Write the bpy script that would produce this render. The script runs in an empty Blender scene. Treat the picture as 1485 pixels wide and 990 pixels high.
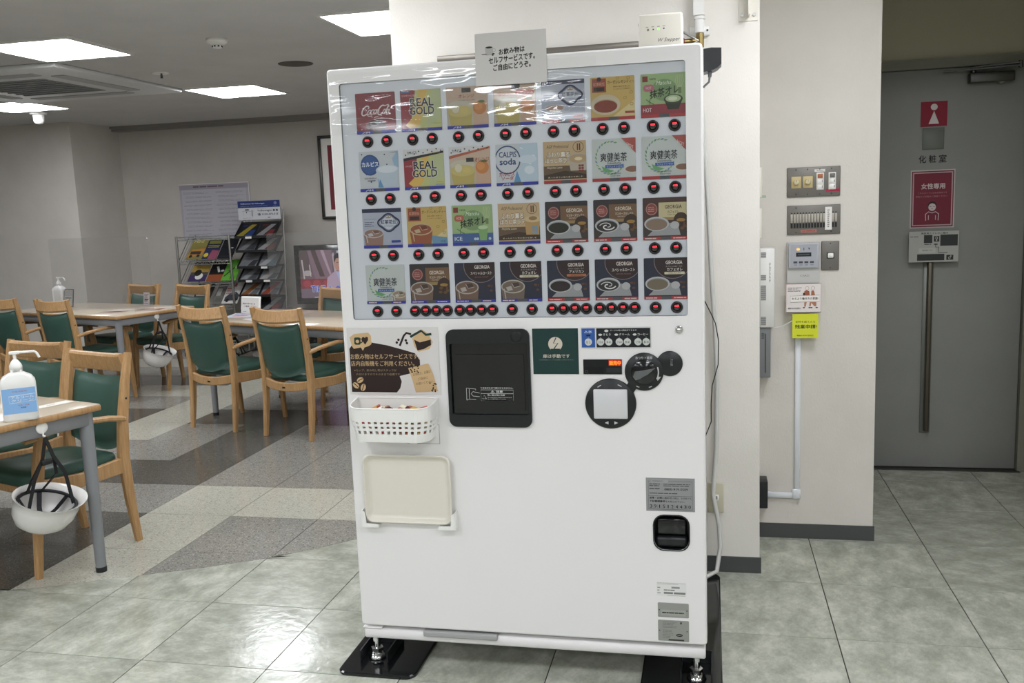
import bpy, bmesh, math, random
from math import sin, cos, pi, radians
from mathutils import Vector, Matrix

# ------------------------------------------------------------------ camera, world, exposure
SC = bpy.context.scene
COL = SC.collection
PITCH, ROLL, YAW, CAMZ, FPX = 0.14466, -0.03864, -0.215866, 1.42, 1336.5
_f = Vector((sin(YAW) * cos(PITCH), cos(YAW) * cos(PITCH), -sin(PITCH)))
_r = Vector((cos(YAW), -sin(YAW), 0))
_u = _r.cross(_f)
_r2 = cos(ROLL) * _r + sin(ROLL) * _u
_u2 = -sin(ROLL) * _r + cos(ROLL) * _u
cam = bpy.data.cameras.new('camera')
cam.sensor_width = 36.0
cam.lens = FPX / 1485.0 * 36.0
cam.clip_start = 0.05
camo = bpy.data.objects.new('camera', cam)
COL.objects.link(camo)
camo.matrix_world = Matrix(((_r2.x, _u2.x, -_f.x, 0), (_r2.y, _u2.y, -_f.y, 0), (_r2.z, _u2.z, -_f.z, CAMZ), (0, 0, 0, 1)))
SC.camera = camo
wd = bpy.data.worlds.new('world'); SC.world = wd
wd.use_nodes = True
wd.node_tree.nodes['Background'].inputs[0].default_value = (.5, .5, .5, 1)
wd.node_tree.nodes['Background'].inputs[1].default_value = 0.02
SC.view_settings.view_transform = 'Standard'
SC.view_settings.look = 'None'
SC.view_settings.gamma = 1.0
SC.view_settings.use_curve_mapping = False
SC.view_settings.exposure = 0.0
LAMP = 19.5          # emission strength of every ceiling lamp panel
random.seed(7)

# ------------------------------------------------------------------ colour and material helpers
def lin(c):
    c = c / 255.0
    return c / 12.92 if c <= 0.04045 else ((c + 0.055) / 1.055) ** 2.4
def rgb(h):
    h = h.lstrip('#')
    return tuple(lin(int(h[i:i + 2], 16)) for i in (0, 2, 4))
_mc = {}
def mat(name, col, rough=.5, metal=0., spec=.5, coat=0., emit=None, estr=0., trans=0., ior=1.45, alpha=1.):
    if name in _mc: return _mc[name]
    m = bpy.data.materials.new(name); m.use_nodes = True
    b = m.node_tree.nodes['Principled BSDF']
    c = rgb(col) if isinstance(col, str) else col
    b.inputs['Base Color'].default_value = (*c, 1)
    b.inputs['Roughness'].default_value = rough
    b.inputs['Metallic'].default_value = metal
    b.inputs['Specular IOR Level'].default_value = spec
    b.inputs['IOR'].default_value = ior
    if coat:
        b.inputs['Coat Weight'].default_value = coat
        b.inputs['Coat Roughness'].default_value = .04
    if emit:
        b.inputs['Emission Color'].default_value = (*rgb(emit), 1)
        b.inputs['Emission Strength'].default_value = estr
    if trans: b.inputs['Transmission Weight'].default_value = trans
    if alpha < 1: b.inputs['Alpha'].default_value = alpha
    _mc[name] = m
    return m
def nd(m, t, **kw):
    n = m.node_tree.nodes.new(t)
    for k, v in kw.items(): setattr(n, k, v)
    return n
def lk(m, a, b): m.node_tree.links.new(a, b)
def coords(m, scale=(1, 1, 1), kind='Object'):
    t = nd(m, 'ShaderNodeTexCoord'); mp = nd(m, 'ShaderNodeMapping')
    mp.inputs['Scale'].default_value = scale
    lk(m, t.outputs[kind], mp.inputs['Vector']); return mp.outputs['Vector']
def bsdf(m): return m.node_tree.nodes['Principled BSDF']
def ramp(m, fac, stops):
    r = nd(m, 'ShaderNodeValToRGB')
    while len(r.color_ramp.elements) < len(stops): r.color_ramp.elements.new(.5)
    for e, (p, c) in zip(r.color_ramp.elements, stops):
        e.position = p; e.color = (*(rgb(c) if isinstance(c, str) else c), 1)
    lk(m, fac, r.inputs[0]); return r.outputs[0]
def noise(m, vec, scale, detail=4, rough=.55):
    n = nd(m, 'ShaderNodeTexNoise')
    n.inputs['Scale'].default_value = scale; n.inputs['Detail'].default_value = detail; n.inputs['Roughness'].default_value = rough
    lk(m, vec, n.inputs['Vector']); return n.outputs['Fac']
def bump(m, h, strength, dist=.002):
    b = nd(m, 'ShaderNodeBump')
    b.inputs['Strength'].default_value = strength; b.inputs['Distance'].default_value = dist
    lk(m, h, b.inputs['Height']); lk(m, b.outputs[0], bsdf(m).inputs['Normal'])
    return b

def wallpaper(name, c1, c2, sc=220, st=.35):
    m = mat(name, c1, .75, spec=.25); v = coords(m)
    lk(m, ramp(m, noise(m, v, 3.0, 5), [(.35, c2), (.65, c1)]), bsdf(m).inputs['Base Color'])
    v2 = coords(m, (1, 1, .55))
    bump(m, noise(m, v2, sc, 3), st, .002); return m
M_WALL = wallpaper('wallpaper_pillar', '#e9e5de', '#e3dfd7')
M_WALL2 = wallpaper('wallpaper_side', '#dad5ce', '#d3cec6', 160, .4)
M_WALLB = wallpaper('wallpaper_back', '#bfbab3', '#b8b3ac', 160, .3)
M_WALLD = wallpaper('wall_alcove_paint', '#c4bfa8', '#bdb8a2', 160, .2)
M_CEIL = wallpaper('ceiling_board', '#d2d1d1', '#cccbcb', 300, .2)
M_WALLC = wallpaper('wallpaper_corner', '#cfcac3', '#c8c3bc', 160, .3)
M_BASE = mat('baseboard_vinyl', '#4a4d4c', .55)
M_CORN = mat('cornice_grey', '#8f8c88', .6)
M_DOOR = wallpaper('door_paint', '#9a9b97', '#949591', 400, .05)
M_DFRAME = mat('door_frame_paint', '#7d7c70', .5)
M_STEEL = mat('brushed_steel', '#a9a9a6', .32, 1.)
M_CHROME = mat('chrome', '#d8d8d8', .08, 1.)
M_DSTEEL = mat('dark_steel', '#5c5c5a', .4, .9)
M_BLACK = mat('black_plastic', '#1a1d1f', .35)
M_BLACKG = mat('black_gloss', '#101214', .12, coat=.4)
M_WHITEP = mat('white_plastic', '#eae9e6', .35)
M_IVORY = mat('ivory_plastic', '#e6e1d6', .45)
M_PAPER = mat('paper_white', '#eeebe6', .6)
M_MACH = mat('machine_white_paint', '#e6e4e4', .28, spec=.45)
M_GREYPL = mat('grey_plastic', '#7a7c7e', .5)
M_BRASS = mat('brass', '#86754c', .35, 1.)
M_GLASS = mat('clear_acrylic', '#ffffff', .02, trans=1., ior=1.2)

def marble():
    m = mat('marble_vinyl_tile', '#a7a99f', .2, spec=.5)
    v = coords(m, (1, 1, 1), 'Object')
    w = nd(m, 'ShaderNodeObjectInfo'); add = nd(m, 'ShaderNodeVectorMath', operation='ADD')
    sc = nd(m, 'ShaderNodeVectorMath', operation='SCALE'); sc.inputs['Scale'].default_value = 37.0
    cmb = nd(m, 'ShaderNodeCombineXYZ'); lk(m, w.outputs['Random'], cmb.inputs[0]); lk(m, w.outputs['Random'], cmb.inputs[1])
    lk(m, cmb.outputs[0], sc.inputs[0]); lk(m, v, add.inputs[0]); lk(m, sc.outputs[0], add.inputs[1])
    gt = nd(m, 'ShaderNodeMath', operation='GREATER_THAN'); gt.inputs[1].default_value = .5; lk(m, w.outputs['Random'], gt.inputs[0])
    an = nd(m, 'ShaderNodeMath', operation='MULTIPLY'); an.inputs[1].default_value = pi / 2; lk(m, gt.outputs[0], an.inputs[0])
    vr = nd(m, 'ShaderNodeVectorRotate', rotation_type='Z_AXIS'); lk(m, add.outputs[0], vr.inputs['Vector']); lk(m, an.outputs[0], vr.inputs['Angle'])
    st = nd(m, 'ShaderNodeMapping'); st.inputs['Scale'].default_value = (1., 1.45, 1.); st.inputs['Rotation'].default_value = (0, 0, .6)
    lk(m, vr.outputs[0], st.inputs['Vector'])
    n1 = noise(m, st.outputs[0], 6.5, 12, .68); n2 = noise(m, st.outputs[0], 45, 6, .7)
    mx = nd(m, 'ShaderNodeMath', operation='MULTIPLY_ADD'); mx.inputs[1].default_value = .3
    lk(m, n2, mx.inputs[0]); lk(m, n1, mx.inputs[2])
    c = ramp(m, mx.outputs[0], [(.50, '#94978b'), (.60, '#a2a598'), (.68, '#aeb0a4'), (.80, '#c3c4b9')])
    va = nd(m, 'ShaderNodeMapRange'); va.inputs['To Min'].default_value = .93; va.inputs['To Max'].default_value = 1.07; lk(m, w.outputs['Random'], va.inputs['Value'])
    mu = nd(m, 'ShaderNodeVectorMath', operation='SCALE'); lk(m, c, mu.inputs[0]); lk(m, va.outputs[0], mu.inputs['Scale'])
    lk(m, mu.outputs[0], bsdf(m).inputs['Base Color'])
    h = noise(m, v, 26, 3); bump(m, h, .3, .003)
    lk(m, ramp(m, noise(m, v, 9, 3), [(.3, (.10,) * 3), (.7, (.2,) * 3)]), bsdf(m).inputs['Roughness'])
    return m
M_MARB = marble()
def terrazzo(name, base, dark, lite):
    m = mat(name, base, .15); v = coords(m)
    vo = nd(m, 'ShaderNodeTexVoronoi'); vo.inputs['Scale'].default_value = 190; lk(m, v, vo.inputs['Vector'])
    sp = nd(m, 'ShaderNodeSeparateColor'); lk(m, vo.outputs['Color'], sp.inputs[0])
    c = ramp(m, sp.outputs[0], [(0., dark), (.12, base), (.82, base), (.95, lite)])
    lk(m, c, bsdf(m).inputs['Base Color'])
    bump(m, noise(m, v, 10, 2), .06, .003)
    return m
M_TL = terrazzo('speckled_tile_light', '#b5b3a6', '#8a887c', '#c6c4b8')
M_TM = terrazzo('speckled_tile_mid', '#8c8a83', '#55534d', '#a9a69f')
M_TD = terrazzo('speckled_tile_dark', '#5a5852', '#42403b', '#726f69')
M_GROUT = mat('floor_substrate', '#3c3d39', .9, spec=.1)

def wood(name, c1, c2, c3, sc=6.):
    m = mat(name, c1, .38, spec=.4); v = coords(m, (18, 18, 1.6))
    n = noise(m, v, sc, 5, .6)
    lk(m, ramp(m, n, [(.3, c2), (.5, c1), (.7, c3)]), bsdf(m).inputs['Base Color'])
    return m
M_WOOD = wood('beech_wood', '#b38d61', '#a48055', '#bf9a6e')
M_VINYL = mat('green_vinyl', '#38554b', .42, spec=.4)
def _vin():
    m = M_VINYL; v = coords(m); bump(m, noise(m, v, 260, 2), .12, .001)
_vin()
M_TTOP = mat('beige_laminate', '#c2b5a2', .16, spec=.5)
M_TEDGE = wood('table_edge_wood', '#b08a5e', '#a17c52', '#bb956a')
M_TSTEEL = mat('grey_painted_steel', '#85878a', .4)

# ------------------------------------------------------------------ mesh helpers
class B:
    def __init__(s): s.v = []; s.f = []; s.mi = []; s.mats = []; s.sm = []
    def m(s, mt):
        if mt not in s.mats: s.mats.append(mt)
        return s.mats.index(mt)
    def add(s, vs, fs, mt, smooth=False):
        o = len(s.v); s.v += [tuple(x) for x in vs]; k = s.m(mt)
        for f in fs: s.f.append([i + o for i in f]); s.mi.append(k); s.sm.append(smooth)
        return s
    def box(s, x0, x1, y0, y1, z0, z1, mt):
        vs = [(x, y, z) for z in (z0, z1) for y in (y0, y1) for x in (x0, x1)]
        return s.add(vs, [(0, 2, 3, 1), (4, 5, 7, 6), (0, 1, 5, 4), (2, 6, 7, 3), (0, 4, 6, 2), (1, 3, 7, 5)], mt)
    def rbox(s, x0, x1, y0, y1, z0, z1, r, mt, seg=2):
        bm = bmesh.new(); bmesh.ops.create_cube(bm, size=1)
        for v in bm.verts:
            v.co = Vector(((x0 + x1) / 2 + v.co.x * (x1 - x0), (y0 + y1) / 2 + v.co.y * (y1 - y0), (z0 + z1) / 2 + v.co.z * (z1 - z0)))
        bmesh.ops.bevel(bm, geom=bm.edges[:], offset=r, segments=seg, profile=.5, affect='EDGES')
        bm.verts.index_update()
        s.add([v.co[:] for v in bm.verts], [[v.index for v in f.verts] for f in bm.faces], mt, True); bm.free(); return s
    def cyl(s, p0, p1, r0, r1, mt, n=16, caps=True, smooth=True):
        return s.tube([p0, p1], [r0, r1], mt, n, caps, smooth)
    def tube(s, pts, r, mt, n=8, caps=True, smooth=True, ref=None, sec=None):
        pts = [Vector(p) for p in pts]; k = len(pts)
        rs = r if isinstance(r, (list, tuple)) else [r] * k
        if sec is None: sec = [(cos(2 * pi * i / n), sin(2 * pi * i / n)) for i in range(n)]
        n = len(sec); vs = []; prev = Vector(ref) if ref else None
        for i, p in enumerate(pts):
            d = (pts[min(i + 1, k - 1)] - pts[max(i - 1, 0)]).normalized()
            if prev is None:
                prev = Vector((0, 0, 1)) if abs(d.z) < .9 else Vector((1, 0, 0))
            a = (prev - d * prev.dot(d)).normalized(); b = d.cross(a)
            if ref is None: prev = a
            vs += [p + (a * c + b * q) * rs[i] for c, q in sec]
        fs = [(i * n + j, i * n + (j + 1) % n, (i + 1) * n + (j + 1) % n, (i + 1) * n + j) for i in range(k - 1) for j in range(n)]
        s.add(vs, fs, mt, smooth)
        if caps: s.add(vs, [list(range(n))[::-1], [(k - 1) * n + j for j in range(n)]], mt)
        return s
    def bar(s, pts, w, h, mt, ref=(1, 0, 0), rnd=.25):
        # rounded rectangular section; w along ref, h across; lists allowed
        pts = [Vector(p) for p in pts]; k = len(pts)
        W = w if isinstance(w, (list, tuple)) else [w] * k; Hh = h if isinstance(h, (list, tuple)) else [h] * k
        vs = []; n = 8
        for i, p in enumerate(pts):
            d = (pts[min(i + 1, k - 1)] - pts[max(i - 1, 0)]).normalized()
            a = Vector(ref); a = (a - d * a.dot(d)).normalized(); b = d.cross(a)
            hw, hh = W[i] / 2, Hh[i] / 2; c = rnd * min(hw, hh) * 1.2
            for x, y in ((hw, hh - c), (hw - c, hh), (c - hw, hh), (-hw, hh - c), (-hw, c - hh), (c - hw, -hh), (hw - c, -hh), (hw, c - hh)):
                vs.append(p + a * x + b * y)
        fs = [(i * n + j, i * n + (j + 1) % n, (i + 1) * n + (j + 1) % n, (i + 1) * n + j) for i in range(k - 1) for j in range(n)]
        fs += [list(range(n))[::-1], [(k - 1) * n + j for j in range(n)]]
        return s.add(vs, fs, mt)
    def lathe(s, prof, mt, n=24, o=(0, 0, 0), sx=1., sy=1., smooth=True, M=None):
        vs = []
        for r, z in prof:
            for j in range(n):
                a = 2 * pi * j / n; v = Vector((r * cos(a) * sx, r * sin(a) * sy, z))
                if M: v = M @ v
                vs.append(v + Vector(o))
        fs = [(i * n + j, i * n + (j + 1) % n, (i + 1) * n + (j + 1) % n, (i + 1) * n + j) for i in range(len(prof) - 1) for j in range(n)]
        if prof[0][0] > 1e-6: fs.append(list(range(n))[::-1])
        if prof[-1][0] > 1e-6: fs.append([(len(prof) - 1) * n + j for j in range(n)])
        return s.add(vs, fs, mt, smooth)
    def prism(s, poly, y0, y1, mt, smooth=False):
        # polygon in (x, z), counter-clockwise seen from -y, extruded y0 (front) to y1 (back)
        n = len(poly); vs = [(x, y0, z) for x, z in poly] + [(x, y1, z) for x, z in poly]
        fs = [list(range(n)), list(range(2 * n - 1, n - 1, -1))]
        s.add(vs, fs, mt)
        return s.add(vs, [(i, i + n, (i + 1) % n + n, (i + 1) % n) for i in range(n)], mt, smooth)
    def build(s, name, parent=None, loc=None, rot=None, label=None, cat=None, group=None, kind=None):
        me = bpy.data.meshes.new(name); me.from_pydata(s.v, [], s.f)
        for mt in s.mats: me.materials.append(mt)
        me.polygons.foreach_set('material_index', s.mi); me.polygons.foreach_set('use_smooth', s.sm)
        me.update()
        return obj(name, me, parent, loc, rot, label, cat, group, kind)
def obj(name, me, parent=None, loc=None, rot=None, label=None, cat=None, group=None, kind=None):
    o = bpy.data.objects.new(name, me); COL.objects.link(o)
    if parent: o.parent = parent
    if loc: o.location = loc
    if rot: o.rotation_euler = rot
    tag(o, label, cat, group, kind); return o
def tag(o, label=None, cat=None, group=None, kind=None):
    for k, v in (('label', label), ('category', cat), ('group', group), ('kind', kind)):
        if v: o[k] = v
    return o
def thing(name, loc, label, cat, rot=None, group=None):
    return obj(name, None, None, loc, rot, label, cat, group)
def copy_tree(o, parent=None):
    c = o.copy(); COL.objects.link(c); c.parent = parent
    for ch in list(o.children): copy_tree(ch, c)
    return c
def autosm(o, ang=40):
    me = o.data
    me.polygons.foreach_set('use_smooth', [True] * len(me.polygons))
    me.set_sharp_from_angle(angle=radians(ang)); return o
def rrect(x0, z0, x1, z1, r, n=5):
    # rounded rectangle, counter-clockwise from lower right corner; r may be (ll, lr, ur, ul)
    R = r if isinstance(r, (list, tuple)) else (r,) * 4
    out = []
    for (cx, cz, rr, a0) in ((x0 + R[0], z0 + R[0], R[0], pi), (x1 - R[1], z0 + R[1], R[1], 1.5 * pi), (x1 - R[2], z1 - R[2], R[2], 0), (x0 + R[3], z1 - R[3], R[3], .5 * pi)):
        for i in range(n + 1):
            a = a0 + .5 * pi * i / n; out.append((cx + rr * cos(a), cz + rr * sin(a)))
    return out
def circ(cx, cz, rx, rz=None, n=28, a0=0., a1=2 * pi):
    rz = rx if rz is None else rz
    full = abs(a1 - a0 - 2 * pi) < 1e-6
    k = n if full else n + 1
    return [(cx + rx * cos(a0 + (a1 - a0) * i / n), cz + rz * sin(a0 + (a1 - a0) * i / n)) for i in range(k)]

_tx = {}
def textmesh(body, bold=0., shear=0.):
    key = (body, bold, shear)
    if key not in _tx:
        c = bpy.data.curves.new('lettering', 'FONT'); c.body = body; c.resolution_u = 2; c.shear = shear
        o = bpy.data.objects.new('lettering', c); me = o.to_mesh()
        vs = [(v.co.x, v.co.y, 0) for v in me.vertices]; fs = [list(p.vertices) for p in me.polygons]
        o.to_mesh_clear(); bpy.data.objects.remove(o); bpy.data.curves.remove(c)
        if bold:   # heavier weight: the same glyphs again, a hair to each side
            n0, f0, v0 = len(vs), fs, vs; q = bold * .9; vs = []; fs = []
            for k, (dx, dy) in enumerate(((-q, 0), (q, 0), (0, q), (0, -q)) if bold > .012 else ((-q, 0), (q, 0))):
                vs += [(x + dx, y + dy, k) for x, y, _ in v0]; fs += [[i + k * n0 for i in f] for f in f0]
        x0 = min(v[0] for v in vs); x1 = max(v[0] for v in vs); y0 = min(v[1] for v in vs); y1 = max(v[1] for v in vs)
        _tx[key] = ([((x - x0) / (x1 - x0), (y - y0) / max(y1 - y0, 1e-6), k) for x, y, k in vs], fs)
    return _tx[key]
def clip01(poly):
    def cl(ps, ax, lim, sg):
        out = []
        for i in range(len(ps)):
            a, b = ps[i - 1], ps[i]; ia = (a[ax] - lim) * sg >= 0; ib = (b[ax] - lim) * sg >= 0
            if ia != ib:
                t = (lim - a[ax]) / (b[ax] - a[ax]); out.append((a[0] + t * (b[0] - a[0]), a[1] + t * (b[1] - a[1])))
            if ib: out.append(b)
        return out
    for ax, lim, sg in ((0, 0, 1), (0, 1, -1), (1, 0, 1), (1, 1, -1)):
        if poly: poly = cl(poly, ax, lim, sg)
    return poly
class Print(B):
    """Flat print on a sheet: x right, z up in units of the sheet (0..1), printed face towards -y, each ink layer a hair proud."""
    def __init__(s, w, h, base, t=.0015, eps=.00006, r=0., finish='paper'):
        super().__init__(); s.w, s.h, s.k, s.eps, s.fin = w, h, 0, eps, finish; s.clip = finish == 'card'
        if base is not None:
            p = rrect(0, 0, w, h, r) if r else [(0, 0), (w, 0), (w, h), (0, h)]
            s.prism(p, 0, t, s.ink(base))
    def ink(s, c):
        if not isinstance(c, str): return c
        if s.fin == 'card':
            a = rgb(c); g = .3 * a[0] + .55 * a[1] + .15 * a[2]
            return mat('card_ink_' + c, tuple((.86 * v + .14 * g) * .86 for v in a), .3, spec=.4, coat=.8)
        if s.fin == 'screen': return mat('screen_ink_' + c, '#050505', .3, emit=c, estr=.85)
        return mat('ink_' + c, c, .5, spec=.3)
    def poly(s, pts, c, clip=True):
        if clip: pts = clip01(pts)
        if len(pts) < 3: return s
        a = sum(pts[i - 1][0] * pts[i][1] - pts[i][0] * pts[i - 1][1] for i in range(len(pts)))
        if a < 0: pts = pts[::-1]
        s.k += 1
        return s.add([(x * s.w, -s.k * s.eps, z * s.h) for x, z in pts], [list(range(len(pts)))], s.ink(c))
    def rect(s, x0, z0, x1, z1, c): return s.poly([(x0, z0), (x1, z0), (x1, z1), (x0, z1)], c)
    def rr(s, x0, z0, x1, z1, c, r=.02): return s.poly(rrect(x0, z0, x1, z1, r), c)
    def ell(s, cx, cz, rx, rz, c, n=24, a0=0., a1=2 * pi): return s.poly(circ(cx, cz, rx, rz, n, a0, a1), c)
    def line(s, pts, wd, c, closed=False):
        pts = [Vector(p) for p in pts]
        if closed: pts = pts + [pts[0], pts[1]]
        s.k += 1; L = []; Rr = []
        asp = s.w / s.h
        for i, p in enumerate(pts):
            d = pts[min(i + 1, len(pts) - 1)] - pts[max(i - 1, 0)]; d = Vector((d.x * asp, d.y)).normalized()
            n = Vector((-d.y / asp, d.x)) * wd / 2; L.append(p + n); Rr.append(p - n)
        for i in range(len(pts) - 1):
            q = clip01([(v.x, v.y) for v in (Rr[i], Rr[i + 1], L[i + 1], L[i])]) if s.clip else [(v.x, v.y) for v in (Rr[i], Rr[i + 1], L[i + 1], L[i])]
            if len(q) > 2: s.add([(x * s.w, -s.k * s.eps, z * s.h) for x, z in q], [list(range(len(q)))], s.ink(c))
        return s
    def ring(s, cx, cz, rx, rz, wd, c, n=32): return s.line(circ(cx, cz, rx, rz, n), wd, c, True)
    def text(s, body, x0, z0, x1, z1, c, bold=0., shear=0., slope=0.):
        vs, fs = textmesh(body, bold, shear); s.k += 1
        return s.add([((x0 + u * (x1 - x0)) * s.w, -(s.k + .2 * d) * s.eps, (z0 + v * (z1 - z0) + slope * u) * s.h) for u, v, d in vs], fs, s.ink(c))
    def bars(s, x0, z0, x1, z1, n, c, fill=.5, seed=1):
        rnd = random.Random(seed); hh = (z1 - z0) / n; k0 = s.k
        for i in range(n):
            e = x1 - (x1 - x0) * rnd.choice((0, 0, .05, .25, .1)); zz = z1 - (i + 1) * hh
            x = x0
            while x < e - .01:
                wv = min(rnd.uniform(.06, .2), e - x); s.k = k0; s.rect(x, zz + hh * (1 - fill) / 2, x + wv - .012, zz + hh * (1 + fill) / 2, c); x += wv
        return s

# ------------------------------------------------------------------ the setting
HC = 2.45
def slab(name, x0, x1, y0, y1, z0, z1, m, label=None):
    o = B().box(x0, x1, y0, y1, z0, z1, m).build(name, kind='structure')
    if label: o['label'] = label
    return o
floor = slab('floor', -9.2, 3.2, -8.2, 9.4, -.06, -.0035, M_GROUT, 'green grey marbled tile floor joined to speckled grey tiles')
TX, TY, PX0, PY0 = .4448, .446, .39, 2.955
SX, SY, QX0, QY0 = .45, .457, -2.27, 3.885
GP = [(-9, 1.6), (-4, 2.55), (-3.2, 2.78), (-2.75, 2.945), (-2.609, 3.002), (-2.282, 3.155), (-2.043, 3.274), (-1.837, 3.391), (-1.689, 3.507), (-1.544, 3.648), (-1.3, 3.95), (-1.1, 4.3), (-.9, 12), (9, 12)]
def arc(x):
    for (a, b), (c, d) in zip(GP, GP[1:]):
        if x <= c: return b + (d - b) * (x - a) / (c - a)
    return 12
def tile_mesh(poly, t=.0035, ch=.0012):
    b = B(); n = len(poly); cx = sum(p[0] for p in poly) / n; cy = sum(p[1] for p in poly) / n
    def sh(p, d):
        v = Vector((p[0] - cx, p[1] - cy)); l = max(v.length, 1e-6); d = min(d, .12 * l); return (p[0] - v.x / l * d, p[1] - v.y / l * d)
    lo = [(*sh(p, .0024), -t) for p in poly]; mid = [(*sh(p, .0024), -.0003) for p in poly]; up = [(*sh(p, .0026), 0) for p in poly]
    vs = lo + mid + up
    fs = [[2 * n + i for i in range(n)]]
    for k in (0, n):
        fs += [(k + i, k + (i + 1) % n, k + n + (i + 1) % n, k + n + i) for i in range(n)]
    return vs, fs
def tone(x, y):
    c = -1 if x > QX0 else int((QX0 - x) / SX); r = math.floor((y - QY0) / SY)
    L, M_, D = M_TL, M_TM, M_TD
    if c == -1: return M_ if r <= -1 else L if r == 0 else D if r == 4 else M_
    if c == 0: return L if r <= 0 else D if r == 4 else M_
    if r <= -1: return D
    if r == 0: return M_
    if c == 1: return D if r <= 4 else M_
    if r == 1: return D
    if c == 2: return M_ if r in (2, 3) else D if r == 4 else M_
    if r == 2: return M_
    if c == 3: return L
    if r == 3: return L
    return (D, M_, L, D, M_, L, M_, M_)[(r - 4) % 8]
_tm = {}
def put_tile(x0, x1, y0, y1, m, above):
    # keep the piece of the tile that lies above (speckled) or below (marbled) the curved joint
    ks = [x0 + (x1 - x0) * i / 6 for i in range(7)]; g = [arc(x) for x in ks]
    cx, cy = (x0 + x1) / 2, (y0 + y1) / 2
    if above:
        if all(v >= y1 for v in g): return
        whole = all(v <= y0 for v in g)
    else:
        if all(v <= y0 for v in g): return
        whole = all(v >= y1 for v in g)
    if whole:
        key = (m.name, above)
        if key not in _tm:
            w, d = (x1 - x0) / 2, (y1 - y0) / 2
            vs, fs = tile_mesh([(-w, -d), (w, -d), (w, d), (-w, d)])
            _tm[key] = B().add(vs, fs, m).build('tile', floor, (cx, cy, 0)).data; return
        obj('tile', _tm[key], floor, (cx, cy, 0)); return
    if above: pts = [(x, max(y0, min(y1, v))) for x, v in zip(ks, g)] + [(x1, y1), (x0, y1)]
    else: pts = [(x0, y0), (x1, y0)] + [(x, max(y0, min(y1, v))) for x, v in list(zip(ks, g))[::-1]]
    cl = []
    for p in pts:
        if not cl or (abs(p[0] - cl[-1][0]) + abs(p[1] - cl[-1][1])) > 1e-4: cl.append(p)
    if abs(cl[0][0] - cl[-1][0]) + abs(cl[0][1] - cl[-1][1]) < 1e-4: cl.pop()
    if len(cl) < 3: return
    vs, fs = tile_mesh([(p[0] - cx, p[1] - cy) for p in cl])
    B().add(vs, fs, m).build('tile', floor, (cx, cy, 0))
for i in range(-8, 4):
    for j in range(-4, 5):
        put_tile(PX0 + i * TX, PX0 + (i + 1) * TX, PY0 + j * TY, PY0 + (j + 1) * TY, M_MARB, False)
for i in range(-3, 11):
    for j in range(-3, 12):
        x1 = QX0 - i * SX; x0 = x1 - SX; y0 = QY0 + j * SY; y1 = y0 + SY
        xm, ym = (x0 + x1) / 2, (y0 + y1) / 2
        if xm / ym < -.98 or xm / ym > -.27 or ym > 9.3: continue
        put_tile(x0, x1, y0, y1, tone(xm, ym), True)
far = B()
far.box(-9.2, 3.2, -8.2, PY0 - 4 * TY, -.0035, 0, M_MARB)
far.box(PX0 + 4 * TX, 3.2, PY0 - 4 * TY, 4.97, -.0035, 0, M_MARB)
far.build('tile_field', floor, kind='stuff')

slab('ceiling', -9.2, 3.2, -8.2, 9.4, HC, HC + .1, M_CEIL, 'grey white painted ceiling with recessed square lights')
slab('wall_back', -6.4, .7, 9.27, 9.4, 0, HC, M_WALLB, 'beige grey back wall behind the magazine racks and television')
slab('wall_left', -9.2, -6.39, 8.47, 9.4, 0, HC, M_WALLC, 'beige grey wall block standing forward in the left corner')
slab('wall_far_left', -9.3, -9.2, -8.2, 8.47, 0, HC, M_WALLB)
slab('wall_behind', -9.2, 3.2, -8.3, -8.2, 0, HC, M_WALLB)
slab('wall_far_right', 3.2, 3.3, -8.2, 3.9, 0, HC, M_WALLB)
slab('wall_pillar', -1.189, .172, 3.475, 4.6, 0, HC, M_WALL, 'off-white wallpapered pillar directly behind the vending machine')
slab('wall_right', .1721, .643, 3.873, 5.06, 0, HC, M_WALL2, 'cream wallpapered wall section carrying the light switches')
slab('wall_inner', -.75, .643, 5.06, 9.27, 0, HC, M_WALLB)
slab('wall_corridor', 1.565, 3.2, 3.9, 5.1, 0, HC, M_WALLD)
slab('added_light_blocker', .643, 1.565, 3.873, 3.96, 2.17, HC, M_WALL2)  # unseen header, added to block high ceiling light from the alcove
b = B(); b.box(.643, 1.565, 4.975, 5.06, 2.05, HC, M_WALLD); b.box(1.51, 1.565, 4.975, 5.06, 0, 2.05, M_WALLD)
b.build('wall_alcove', kind='structure', label='olive grey wall above the washroom door')
def baseboard(name, pts, z1=.062, t=.006):
    b = B()
    for (x0, y0), (x1, y1) in zip(pts, pts[1:]):
        if abs(y0 - y1) < 1e-6:
            b.box(x0, x1, y0 - t, y0, 0, z1 - .003, M_BASE); b.box(x0, x1, y0 - t + .003, y0, z1 - .003, z1, M_BASE)
        else: b.box(x0, x0 + t, min(y0, y1) - t, max(y0, y1), 0, z1, M_BASE)
    return b.build(name, kind='structure')
baseboard('baseboard_pillar', [(-1.189, 3.475), (.178, 3.475)])['label'] = 'dark grey vinyl skirting along the pillar foot'
baseboard('baseboard_right', [(.178, 3.873), (.649, 3.873)])['label'] = 'dark grey vinyl skirting below the switch wall'
baseboard('baseboard_back', [(-6.39, 9.27), (-.75, 9.27)])
b = B(); b.box(-6.39, -.75, 9.15, 9.27, 2.40, HC, M_CORN); b.box(-6.39, -.75, 9.12, 9.15, 2.425, HC, M_CORN)
b.build('trim_1', kind='structure', label='grey cornice strip where back wall meets ceiling')

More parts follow.
